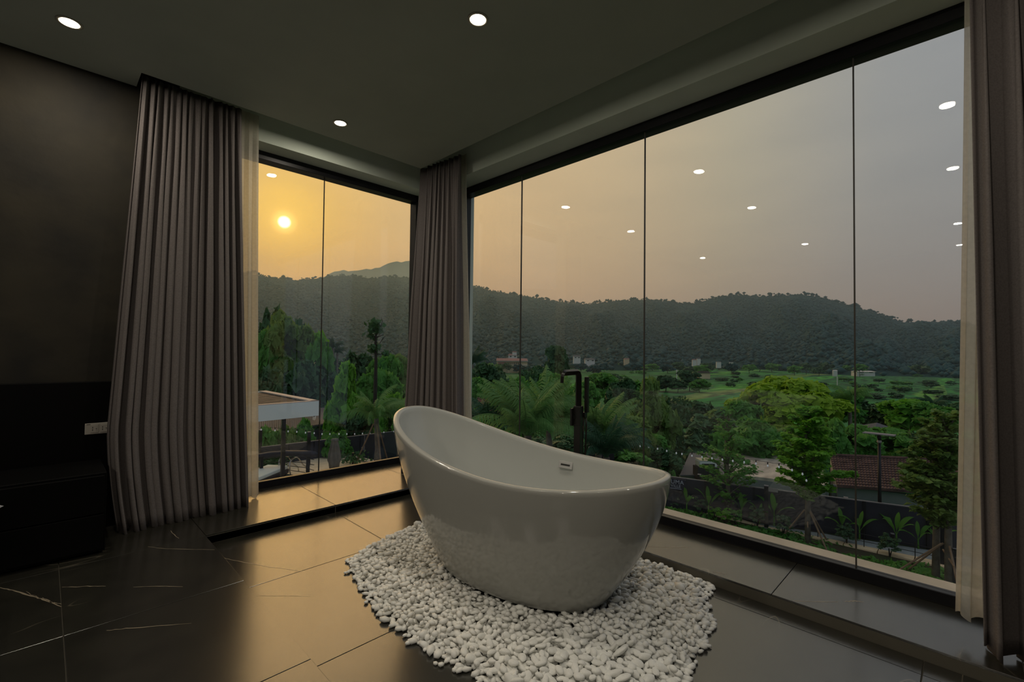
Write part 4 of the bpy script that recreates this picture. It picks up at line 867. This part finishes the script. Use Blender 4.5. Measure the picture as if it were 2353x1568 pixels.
# grey sheet roof with a water tank
zr1 = P(1600, 1093, 22)[2]; r4 = [flat(1562, 1092, zr1), flat(1664, 1092, zr1), at(1664, 1042, 26), at(1585, 1041, 26)]
h2 = empty('sheet_roof_house', r4[0], label='small house with a dark grey sheet roof left of the flat concrete roof', cat='house'); b_ = h2.location.copy()
slab_between(r4, .06, 'roof', M_greyroof, h2, b_)
wall(r4[0]+Vector((.1, .1, 0)), r4[1]+Vector((0, .1, 0)), zg, zr1-.1, .2, 'wall', M_wallc, h2, b_, .1)
MB().box(2.3, 2.9, .2, .9, zg-zr1, -.1).build('side_wall', M_wallc, h2)
wt = empty('water_tank', at(1622, 1064, 22.0), math.radians(-45), label='white rooftop tank with rounded ends standing on the dark grey sheet roof', cat='water tank')
MB().box(-.42, .42, -.28, .28, -.17, .17, bev=.06).build('tank_body', M_pale, wt); MB().box(-.3, .3, -.29, -.26, -.10, .02).build('opening', M_dark, wt); MB().box(-.40, .40, -.3, .3, .15, .18, bev=.01).build('lid', M_cream, wt)
MB().box(-.5, .5, -.3, .3, -.75, -.17).build('stand', M_dark, wt)
# tiled roof house: rows of tiles laid on the slope
e0, e1, k0, k1 = at(1924, 1118, 24), at(2230, 1142, 21.5), at(1908, 1050, 27.5), at(2230, 1064, 25)
h3 = empty('tiled_roof_house', e0, label='long house with a weathered brown tiled roof behind the street lamp', cat='house'); b_ = h3.location.copy()
slab_between([e0, e1, k1, k0], .05, 'roof_deck', M_tileroof, h3, b_)
mb = MB(); rows, cols = 13, 42
for i in range(rows):
    for j in range(cols):
        u0, u1, w0, w1 = j/cols, (j+.94)/cols, i/rows, (i+1.12)/rows
        def q_(u, w): return (e0.lerp(e1, u)).lerp(k0.lerp(k1, u), min(1, w))-Vector(b_)
        jz = random.uniform(0, .012); A_, B_, C_, D_ = q_(u0, w0), q_(u1, w0), q_(u1, w1), q_(u0, w1); U = Vector((0, 0, .075+jz)); U2 = Vector((0, 0, .03)); m1 = (A_+B_)/2+Vector((0, 0, .105+jz)); m2 = (C_+D_)/2+Vector((0, 0, .06))
        mb.face(A_+U, m1, m2, D_+U2); mb.face(m1, B_+U, C_+U2, m2); mb.face(A_, B_, B_+U, m1, A_+U)
o = mb.build('roof_tile', M_tileroof, h3); o['kind'] = 'stuff'
MB().tube([k0-b_+Vector((0, 0, .08)), k1-b_+Vector((0, 0, .08))], .11, 8).build('ridge_tile', M_tileroof, h3)
wall(e0+Vector((.3, .3, 0)), e1+Vector((.3, .3, 0)), zg, e0.z-.05, .2, 'wall', M_wallc, h3, b_)
gp = MB(); gp.face(k0-b_-Vector((0, 0, .1)), e0-b_-Vector((0, 0, .1)), Vector((0, 0, zg-e0.z)), Vector((k0.x-b_.x, k0.y-b_.y, zg-e0.z))); gp.build('gable_wall', M_slab, h3)
# red tiled house beyond the palms
e0, e1, k0, k1 = at(1094, 985, 26), at(1150, 992, 24), at(1098, 916, 31), at(1168, 934, 29)
h4 = empty('red_roof_house', e0, label='red-tiled hip roof below the palms, right of the left-hand sheer', cat='house'); b_ = h4.location.copy()
slab_between([e0, e1, k1, k0], .08, 'roof', M_redroof, h4, b_); mb = MB()
for i in range(12):
    A_ = e0.lerp(k0, i/12)-b_; B_ = e1.lerp(k1, i/12)-b_; mb.tube([A_+Vector((0, 0, .03)), B_+Vector((0, 0, .03))], .035, 5)
mb.build('tile_course', M_redroof, h4); MB().tube([k0-b_, k1-b_], .1, 6).build('ridge_tile', M_tileroof, h4); slab_between([e1, at(1172, 962, 27), k1], .08, 'roof_hip', M_tileroof, h4, b_)
wall(e0, e1, -9, e0.z-.1, .2, 'wall', M_wallc, h4, b_)
# cane shelter roof right of the mixer and shed roof in the narrow window
rr4 = [at(1352, 1030, 17), at(1412, 1022, 17), at(1400, 1012, 19.5), at(1352, 1015, 19.5)]
h5 = empty('shed', rr4[0], label='low shed with a pale edged roof among the palms right of the mixer', cat='shed'); slab_between(rr4, .05, 'roof', M_wallc, h5, rr4[0]); wall(rr4[0], rr4[1], -8.2, rr4[0].z-.05, .15, 'wall', M_dark, h5, rr4[0])
rs = [at(585, 1000, 23), at(745, 975, 26), at(752, 938, 31), at(585, 940, 28)]
h6 = empty('shed', rs[0], label='long grey ribbed shed roof below the white pergola', cat='shed'); slab_between(rs, .06, 'roof', M_greyroof, h6, rs[0])
mb = MB()
for k in range(40):
    q = k/40; A_ = rs[0].lerp(rs[1], q)-rs[0]; B_ = rs[3].lerp(rs[2], q)-rs[0]; mb.tube([A_+Vector((0, 0, .02)), B_+Vector((0, 0, .02))], .03, 4)
mb.build('roof_rib', M_greyroof, h6); wall(rs[0], rs[1], -8.5, rs[1].z-.3, .2, 'wall', M_dark, h6, rs[0])
h7 = empty('house', at(2015, 985, 36), math.radians(-45), label='small far house roof peeking out above the street lamp', cat='house'); MB().prism([(-1.5, -1.5), (1.5, -1.5), (1.5, 1.5), (-1.5, 1.5)], -4, -.3).build('wall', M_wallc, h7)
mb = MB(); mb.face((-1.8, -1.8, -.35), (1.8, -1.8, -.35), (0, 0, .45)); mb.face((1.8, -1.8, -.35), (1.8, 1.8, -.35), (0, 0, .45)); mb.face((-1.8, 1.8, -.35), (-1.8, -1.8, -.35), (0, 0, .45)); mb.face((1.8, 1.8, -.35), (-1.8, 1.8, -.35), (0, 0, .45)); mb.build('roof', M_greyroof, h7)
# ---- cream building and far houses
def far_house(px, ybot, D, wpx, hpx, mw, mr, label, depth=.5, gable=True, windows=0, group=None, name='far_house'):
    w = wpx*D/F; h = hpx*D/F; b_ = P(px, ybot, D); t = empty(name, b_, math.radians(-45)+random.uniform(-.08, .08), label=label, cat='house', group=group); dp = w*depth
    MB().box(-w/2, w/2, 0, dp, -3, h*.7).build('wall', mw, t)
    mb = MB(); e = w*.04; 
    mb.face((-w/2-e, -e*2, h*.68), (w/2+e, -e*2, h*.68), (w/2-e, dp/2, h*1.05), (-w/2+e, dp/2, h*1.05)); mb.face((w/2+e, dp+e, h*.68), (-w/2-e, dp+e, h*.68), (-w/2+e, dp/2, h*1.05), (w/2-e, dp/2, h*1.05))
    mb.face((-w/2-e, -e*2, h*.68), (-w/2+e, dp/2, h*1.05), (-w/2-e, dp+e, h*.68)); mb.face((w/2+e, -e*2, h*.68), (w/2+e, dp+e, h*.68), (w/2-e, dp/2, h*1.05)); mb.build('roof', mr, t)
    for k in range(windows): MB().box(-w/2+w*(k+.35)/windows, -w/2+w*(k+.75)/windows, -.05, .02, h*.22, h*.5).build('window', M_dark, t)
    return t
cb = empty('cream_building', P(1178, 848, 225), math.radians(-43), label='long two-storey cream building with a pinkish roof at the hill\'s foot', cat='building'); s_ = 225/F
MB().box(-36*s_, 34*s_, 0, 9, -4, 17*s_).build('wall', M_cream, cb); MB().box(-37*s_, 35*s_, -1.2, 10, 17*s_, 18.6*s_).build('eaves', M_pale, cb)
mb = MB(); z0_, z1_ = 18.6*s_, 24*s_; mb.face((-38*s_, -1.5, z0_), (35*s_, -1.5, z0_), (34*s_, 4.5, z1_), (-37*s_, 4.5, z1_)); mb.face((35*s_, 10, z0_), (-38*s_, 10, z0_), (-37*s_, 4.5, z1_), (34*s_, 4.5, z1_)); mb.build('roof', M_pink, cb)
MB().box(-33*s_, -16*s_, -.8, .1, 8.5*s_, 15.5*s_).build('stair_block', M_pink, cb); MB().box(-36*s_, 34*s_, -.5, .1, 8*s_, 9*s_).build('floor_band', M_pale, cb)
for k in range(7): MB().box((-13+k*4.2)*s_, (-11.2+k*4.2)*s_, -.1, .1, 10*s_, 15*s_).build('window', M_dark, cb)
for k in range(5): MB().box((-31+k*8)*s_, (-28+k*8)*s_, -.1, .1, 1.5*s_, 6.5*s_).build('window', M_dark, cb)
fg = 'far houses along the hill foot'
for px, yb_, w_, h_, mw, mr, lb in ((1178, 823, 20, 9, M_pale, M_pink, 'small far house above the cream building\'s roof'), (1182, 814, 10, 6, M_pale, M_pink, 'tiny far house highest above the cream building'), (1326, 825, 16, 8, M_pale, M_greyroof, 'pale far house right above the hand shower'),
                                    (1356, 832, 22, 8, M_pale, M_greyroof, 'pale far house right of the one above the hand shower'), (1440, 829, 12, 5, M_cream, M_pink, 'tiny far house left of the second glass joint'), (1596, 831, 9, 5, M_pale, M_pink, 'left tiny far house above the field hut'), (1606, 829, 8, 6, M_pale, M_greyroof, 'right tiny far house above the field hut'),
                                    (1652, 835, 10, 4, M_pale, M_greyroof, 'tiny far house between field hut and big round tree'), (1681, 836, 8, 4, M_pale, M_greyroof, 'tiny pale house just left above the big round tree'), (1920, 856, 9, 5, M_pale, M_pale, 'tiny white hut left of the last glass joint'),
                                    (2028, 842, 24, 10, M_pale, M_pink, 'far pale house with pink roof right of the last glass joint'), (1995, 845, 16, 6, M_pale, M_greyroof, 'grey far house immediately right of the last glass joint'), (2050, 848, 14, 6, M_pale, M_pale, 'far pale shed right of the pink-roofed house'), (2072, 847, 12, 5, M_pale, M_pale, 'small white far house nearest the right-hand sheer'),
                                    (1990, 858, 40, 5, M_pale, M_pale, 'long low white wall at the field\'s far edge')):
    far_house(px, yb_, 285 if yb_ < 850 else 225, w_, h_, mw, mr, lb, group=fg, windows=2 if w_ > 15 else 0)
far_house(1619, 866, 190, 26, 12, M_cream, M_barkd, 'small field hut with a dark roof standing alone in the fields', name='field_hut')
far_house(1150, 905, 60, 30, 10, M_wallc, M_tileroof, 'small village house among the trees below the cream building', group='village houses'); far_house(1140, 922, 45, 40, 12, M_wallc, M_redroof, 'village house just above the red-tiled hip roof', group='village houses')
for px, yb_, yt_, D in ((1924, 893, 866, 160), (1555, 878, 850, 150)):
    t = empty('utility_pole', P(px, yb_, D), label='thin pale utility pole in the fields '+('right of the big round tree' if px > 1700 else 'left of the field clump\'s tallest tree'), cat='pole', group='utility poles in the fields')
    MB().tube([(0, 0, -.5), (0, 0, (yb_-yt_)*D/F)], .12, 6).build('pole', M_pale, t); MB().box(-.8, .8, -.05, .05, (yb_-yt_)*D/F*.92, (yb_-yt_)*D/F*.95).build('cross_arm', M_pale, t)
# ---- pool side in the narrow window
dz = -4.4+H0
deck = st(MB().prism([tuple(on(2, px, py, dz)[:2]) for px, py in ((500, 1040), (620, 1036), (740, 1039), (783, 1046), (857, 1063), (905, 1075))]+[(8.2, 9.0), (1.0, 9.0), (-2, 18)], dz-.6, dz).build('terrace', M_beige))
def deckstrip(pts, w, name, mt, zz=dz):
    mb = MB(); A = [Vector(tuple(on(2, px, py, zz))) for px, py in pts]
    for a_, b2 in zip(A, A[1:]):
        n_ = Vector((-(b2-a_).y, (b2-a_).x, 0)).normalized()*w/2; mb.face(a_-n_, b2-n_, b2+n_, a_+n_); 
    return mb.build(name, mt, deck)
kz = [Vector(tuple(on(2, px, py, dz))) for px, py in ((600, 1038), (740, 1040), (783, 1047), (857, 1064), (900, 1075))]
mb = MB()
for a_, b2 in zip(kz, kz[1:]):
    n_ = Vector((-(b2-a_).y, (b2-a_).x, 0)).normalized()*.16; q = [a_-n_, b2-n_, b2+n_, a_+n_]; mb.face(*[v+Vector((0, 0, .06)) for v in q]); mb.face(*q); 
    for i in range(4): mb.face(q[i], q[(i+1) % 4], q[(i+1) % 4]+Vector((0, 0, .06)), q[i]+Vector((0, 0, .06)))
mb.build('kerb', M_ledge, deck)
pw = [Vector(tuple(on(2, px, py, dz+.012))) for px, py in ((520, 1082), (640, 1078), (665, 1092), (690, 1100), (600, 1130), (480, 1130))]
MB().prism([(p.x, p.y) for p in pw], dz+.004, dz+.016).build('water', M_water, deck)
# curved handrail with posts and cables
cr = empty('curved_railing', on(2, 655, 1085, dz), label='curved dark railing with cables beside the pool', cat='railing'); co = Vector(cr.location)
RT = [(560, 1052), (590, 1047), (625, 1041), (660, 1038), (700, 1038), (722, 1040)]; RD = [15.4, 15.6, 15.9, 16.0, 15.6, 15.1]
rp_ = [Vector(tuple(P(px, py+4, D)))-co for (px, py), D in zip(RT, RD)]
MB().tube(rp_, [(.10, .13)]*len(rp_), 8).build('top_rail', M_fence, cr, True)
for px, yt, D, nm_ in ((601, 1045, 15.6, 'post'), (652, 1040, 16.0, 'post'), (708, 1040, 15.5, 'post')):
    a_ = Vector(tuple(P(px, yt+6, D)))-co; MB().box(a_.x-.045, a_.x+.045, a_.y-.045, a_.y+.045, 0, a_.z).build(nm_, M_post, cr)
for k in range(5):
    pts = [Vector((p.x, p.y, p.z*(k+.6)/5.6)) for p in rp_]; MB().tube(pts, .011, 4).build('cable', M_barkd, cr)
# pool ladder
pl = empty('pool_ladder', on(2, 672, 1092, dz), math.radians(20), label='bright steel pool ladder with two arched handrails', cat='pool ladder'); s1 = np.linspace(0, math.pi, 9)
for off_ in (-.24, .24):
    pts = [(-.02, off_, -.3), (.0, off_, .25)]+[(.22-.22*math.cos(q), off_, .42+.20*math.sin(q)) for q in s1][1:-1]+[(.62, off_, .05)]
    pts = [(-.12, off_, -.5), (-.30, off_, .22)]+[(-.12-.20*math.cos(q), off_, .42+.18*math.sin(q)) for q in s1[1:-1]]+[(.20, off_, .30), (.42, off_, .12), (.44, off_, 0)]
    MB().tube([Vector(p)*1.1 for p in pts], .021, 8).build('handrail', M_steel, pl, True)
for k in range(2): MB().box(-.30, -.18, -.26, .26, -.1-.2*k, -.07-.2*k).build('step', M_steel, pl)
# closed parasol
pb = on(2, 768, 1098, dz); um = empty('closed_parasol', pb, label='closed grey-beige parasol on the pool terrace, right of the glass joint', cat='parasol'); uh = P(768, 1009, np.dot(pb-ORG, fw))[2]-dz
rings = []; nU = 28; mb = MB()
for z, r_ in ((.22, .12), (.5, .15), (uh-.72, .185), (uh-.5, .165), (uh-.22, .115), (uh-.08, .085), (uh-.06, .11), (uh, .095)):
    rings.append([mb.b.verts.new((r_*(1+.28*math.cos(7*q))*math.cos(q), r_*(1+.28*math.cos(7*q))*math.sin(q), z)) for q in [2*math.pi*k/nU for k in range(nU)]])
for A_, B_ in zip(rings, rings[1:]):
    for k in range(nU): mb.b.faces.new((A_[k], A_[(k+1) % nU], B_[(k+1) % nU], B_[k]))
mb.b.faces.new(rings[-1]); mb.b.faces.new(rings[0][::-1]); mb.build('canopy', M_persh, um, True); MB().tube([(0, 0, 0), (0, 0, .6)], .03, 8).build('pole', M_post, um); MB().lathe([(.25, 0), (.25, .06), (.05, .09)], n=20).build('base', M_post, um)
# lounger
lz = empty('pool_lounger', on(2, 615, 1104, dz), math.radians(38), label='low lounger with pale cushion at the bottom left of the narrow window', cat='lounger')
MB().box(-1.3, .55, -.38, .38, .26, .38, bev=.03).build('cushion', M_pergw, lz); MB().box(-1.32, .57, -.40, .40, .12, .26, bev=.01).build('frame', M_slat, lz)
for x in (-1.2, .45):
    for y in (-.33, .33): MB().box(x-.03, x+.03, y-.03, y+.03, 0, .12).build('leg', M_post, lz)
# bollards and small plants on the terrace
for px, yt, yb_, lb in ((598, 989, 1012, 'black bollard at the left of the narrow window, under the pergola'), (709, 994, 1038, 'black bollard behind the right end of the curved railing')):
    D = 17.6; b_ = P(px, yb_+12, D); t = empty('bollard', (b_[0], b_[1], dz), label=lb, cat='bollard', group='black garden bollards'); MB().box(-.05, .05, -.05, .05, 0, P(px, yt, D)[2]-dz).build('post', M_post, t); MB().box(-.055, .055, -.055, .055, P(px, yt, D)[2]-dz, P(px, yt, D)[2]-dz+.02).build('cap', M_fcap, t)
for px, py, h_, lb in ((728, 1052, 22, 'short dark spike lamp left of the closed parasol'), (782, 1058, 20, 'short dark spike lamp right of the closed parasol'), (811, 1066, 22, 'dark spike lamp among leaves near the deck kerb')):
    b_ = on(2, px, py, dz); D = np.dot(b_-ORG, fw); t = empty('spike_lamp', b_, label=lb, cat='lamp', group='spike lamps on the terrace'); MB().tube([(0, 0, 0), (0, 0, h_*D/F)], [.03, .035], 6).build('post', M_post, t); MB().lathe([(.05, 0), (.05, .05)], (0, 0, h_*D/F), 8).build('head', M_post, t)
c_ = np.array(on(2, 810, 1066, dz))+RNG.normal(0, 1, (160, 3))*[.30, .30, .06]+[0, 0, .16]
for nm_, ctr, n_, lb in (('low_plant', on(2, 810, 1067, dz), 150, 'sparse low plant around the spike lamp on the deck'), ('low_plant', on(2, 625, 1075, dz), 260, 'small dark plant behind the curved railing')):
    c_ = RNG.normal(0, 1, (n_, 3))*[.30, .30, .10]+[0, 0, .25]; V, Q = leaves(c_, RNG.normal(size=c_.shape), .07, 2.4); t = empty(nm_, ctr, label=lb, cat='plant', group='small plants on the terrace'); mesh_np('foliage', V, Q, L_dark, t); MB().tube([(0, 0, 0), (0, 0, .3)], .02, 5).build('stem', M_barkd, t)
# pergola
pg = empty('pergola', at(733, 938, 13.2), label='white flat pergola with dark slats at the left of the narrow window', cat='pergola'); o0 = Vector(pg.location)
zt1 = P(733, 921, 13.2)[2]; zb1 = P(733, 954, 13.2)[2]; Lc = flat(733, 921, zt1); Lx = Vector((-1, -.05, 0)); 
pA = flat(733, 922, zt1); pB = flat(500, 962, zt1) if False else flat(590, 933, zt1); dirA = (pB-pA).normalized(); pC = flat(590, 895, zt1); dirC = (pC-pA).normalized()
LA, LC = 5.0, 4.2
def beam(p, d, L, th, z0, z1, name, mt):
    n_ = Vector((-d.y, d.x, 0)); 
    if n_.dot(dirC if d is dirA else dirA) < 0: n_ = -n_
    q = [p-o0, p+d*L-o0, p+d*L+n_*th-o0, p+n_*th-o0]; mb = MB(); mb.prism([(v.x, v.y) for v in q], z0-o0.z, z1-o0.z); return mb.build(name, mt, pg)
beam(pA, dirA, LA, .10, zb1, zt1, 'fascia', M_pergw); beam(pA, dirC, LC, .10, zb1, zt1, 'fascia', M_pergw)
beam(pA+Vector((0, 0, 0)), dirA, LA, .12, zt1, zt1+.02, 'cap_strip', M_pergt); beam(pA, dirC, LC, .22, zt1, zt1+.02, 'cap_strip', M_pergt)
beam(pA+dirC*LC, dirA, LA, .10, zb1, zt1, 'fascia', M_pergw)
for k in range(13):
    p0 = pA+dirC*(.30+k*.30)+dirA*.15; q = [p0, p0+dirA*(LA-.3), p0+dirA*(LA-.3)+dirC*.16, p0+dirC*.16]; mb = MB(); mb.prism([((v-o0).x, (v-o0).y) for v in q], zt1-o0.z-.10, zt1-o0.z-.03); mb.build('slat', M_slat, pg)
pp = Vector(tuple(P(652, 965, 13.9)))-o0; MB().box(pp.x-.05, pp.x+.05, pp.y-.05, pp.y+.05, dz-o0.z, zb1-o0.z+.05).build('post', M_post, pg)
cm_ = empty('security_camera', P(722, 958, 13.25), label='small white security camera under the pergola corner', cat='camera'); MB().tube([(0, 0, .07), (0, 0, 0)], .02, 8).build('mount', M_post, cm_); MB().lathe([(.02, -.10), (.045, -.07), (.05, -.02), (.045, 0)], n=14).build('housing', M_pale, cm_, True)
# ---- garlands of bulbs
def garland(pts, plane, label, cat='string lights'):
    Q_ = [Vector(tuple(on(plane[0], px, py, plane[1]))) for px, py in pts]; t = empty('string_lights', Q_[0], label=label, cat=cat); o_ = Vector(t.location)
    w = []
    for a_, b2 in zip(Q_, Q_[1:]): w += [a_-o_+Vector((0, 0, .10)), (a_+b2)/2-o_+Vector((0, 0, .085))]
    w.append(Q_[-1]-o_+Vector((0, 0, .10))); MB().tube(w, .006, 4).build('cord', M_post, t)
    for p in Q_:
        p = p-o_; b = MB(); b.lathe([(.008, -.030), (.019, -.018), (.023, .0), (.015, .025), (.010, .036)], tuple(p), 8); o = b.build('bulb', M_bulb, t, True); c = MB(); c.lathe([(.013, .038), (.015, .045), (.012, .095)], tuple(p), 6); c.build('bulb_socket', M_post, o)
garland([(600, 988), (632, 990), (662, 992), (682, 993), (702, 995), (722, 996), (740, 998), (758, 998), (779, 998), (797, 998), (815, 998), (833, 997), (850, 996), (866, 995), (882, 994), (905, 992)], (1, 16.6), 'string of small bulbs sagging across the narrow window before the bushes')
garland([(1340, 1012), (1358, 1015), (1376, 1017), (1395, 1020), (1413, 1022), (1432, 1024), (1452, 1025), (1471, 1026), (1491, 1028), (1511, 1032), (1532, 1037), (1554, 1042), (1567, 1044), (1590, 1048), (1613, 1051), (1636, 1054), (1660, 1057), (1684, 1060), (1710, 1063), (1737, 1066), (1764, 1071), (1790, 1074), (1820, 1081), (1844, 1090), (1853, 1105)], (0, 13.6), 'string of small bulbs hanging before the village roofs in the wide window')
# utility box and pipe on the left fence
ub = empty('fence_box', P(834, 1031, 19.4), math.radians(-5), label='small pale box with a pipe fixed on the left fence beside the staked palm', cat='box'); MB().box(-.07, .07, -.05, .0, -.07, .07, bev=.01).build('box', M_fcap, ub); MB().tube([(.05, -.03, .05), (.05, -.03, .58)], .014, 6).build('pipe', M_fcap, ub)
# ---- forest on the hill
nT = 32000; azr = RNG.uniform(-12, 112, nT); tt = RNG.uniform(0, 1, nT)**.8*.995; bx, by, bz = hill_pt(azr, tt); sz = RNG.uniform(1.5, 3.0, nT)*np.where(tt > .93, .55, 1)
keep = np.ones(nT, bool); base20 = IV1
nR = 1500; azR = RNG.uniform(-5, 105, nR); xr, yr, zr_ = hill_pt(azR, np.full(nR, .992)); clumpy = (np.sin(azR*1.7)+np.sin(azR*4.3+1)+np.sin(azR*9.1)*.6)
szR = RNG.uniform(1.5, 3.4, nR)*(1+.25*np.clip(clumpy, -1, 1.5)); zR = zr_+RNG.uniform(-1.5, 3.2, nR)*(1+.5*np.clip(clumpy, -.8, 1.6))
cx = np.concatenate([bx, xr]); cy = np.concatenate([by, yr]); cz = np.concatenate([bz+1, zR]); ss = np.concatenate([sz, szR]); nA = len(cx)
tet = np.array([(0, 0, 1), (.9, 0, .25), (.28, .86, .3), (-.73, .53, .2), (-.73, -.53, .28), (.28, -.86, .2), (0, 0, -.6)]); tf = np.array([(0, 1, 2), (0, 2, 3), (0, 3, 4), (0, 4, 5), (0, 5, 1), (6, 2, 1), (6, 3, 2), (6, 4, 3), (6, 5, 4), (6, 1, 5)])
jt = 1+RNG.normal(0, .18, (nA, 7, 1)); ro = RNG.uniform(0, 6.28, nA); ca, sa = np.cos(ro)[:, None], np.sin(ro)[:, None]; T0 = tet[None]*jt*ss[:, None, None]*[1, 1, 1]
V = np.stack([T0[..., 0]*ca-T0[..., 1]*sa+cx[:, None], T0[..., 0]*sa+T0[..., 1]*ca+cy[:, None], T0[..., 2]*.85+cz[:, None]], -1).reshape(-1, 3); Q = (tf[None]+np.arange(nA)[:, None, None]*7).reshape(-1, 3)
fo = mesh_np('hill_forest', V, Q, L_hill_haze, None, True); tag(fo, 'dark hazy forest covering the hills behind the fields', 'forest', kind='stuff')
# ---- haze lying over the valley
if HAZE > 0:
    M = bpy.data.materials.new('haze'); M.use_nodes = True; t = M.node_tree; t.nodes.clear(); vs_ = t.nodes.new('ShaderNodeVolumeScatter'); vs_.inputs['Color'].default_value = (.58, .87, 1, 1); vs_.inputs['Density'].default_value = HAZE; vs_.inputs['Anisotropy'].default_value = .55
    o_ = t.nodes.new('ShaderNodeOutputMaterial'); t.links.new(vs_.outputs[0], o_.inputs['Volume'])
    hz_ = MB(); a_ = np.radians(np.linspace(-70, 160, 40)); inner = [(60*math.sin(q), 60*math.cos(q)) for q in a_]; outer = [(7500*math.sin(q), 7500*math.cos(q)) for q in a_]
    hz_.prism(inner+outer[::-1], -14, 260); h_ = hz_.build('haze', M); h_['kind'] = 'structure'
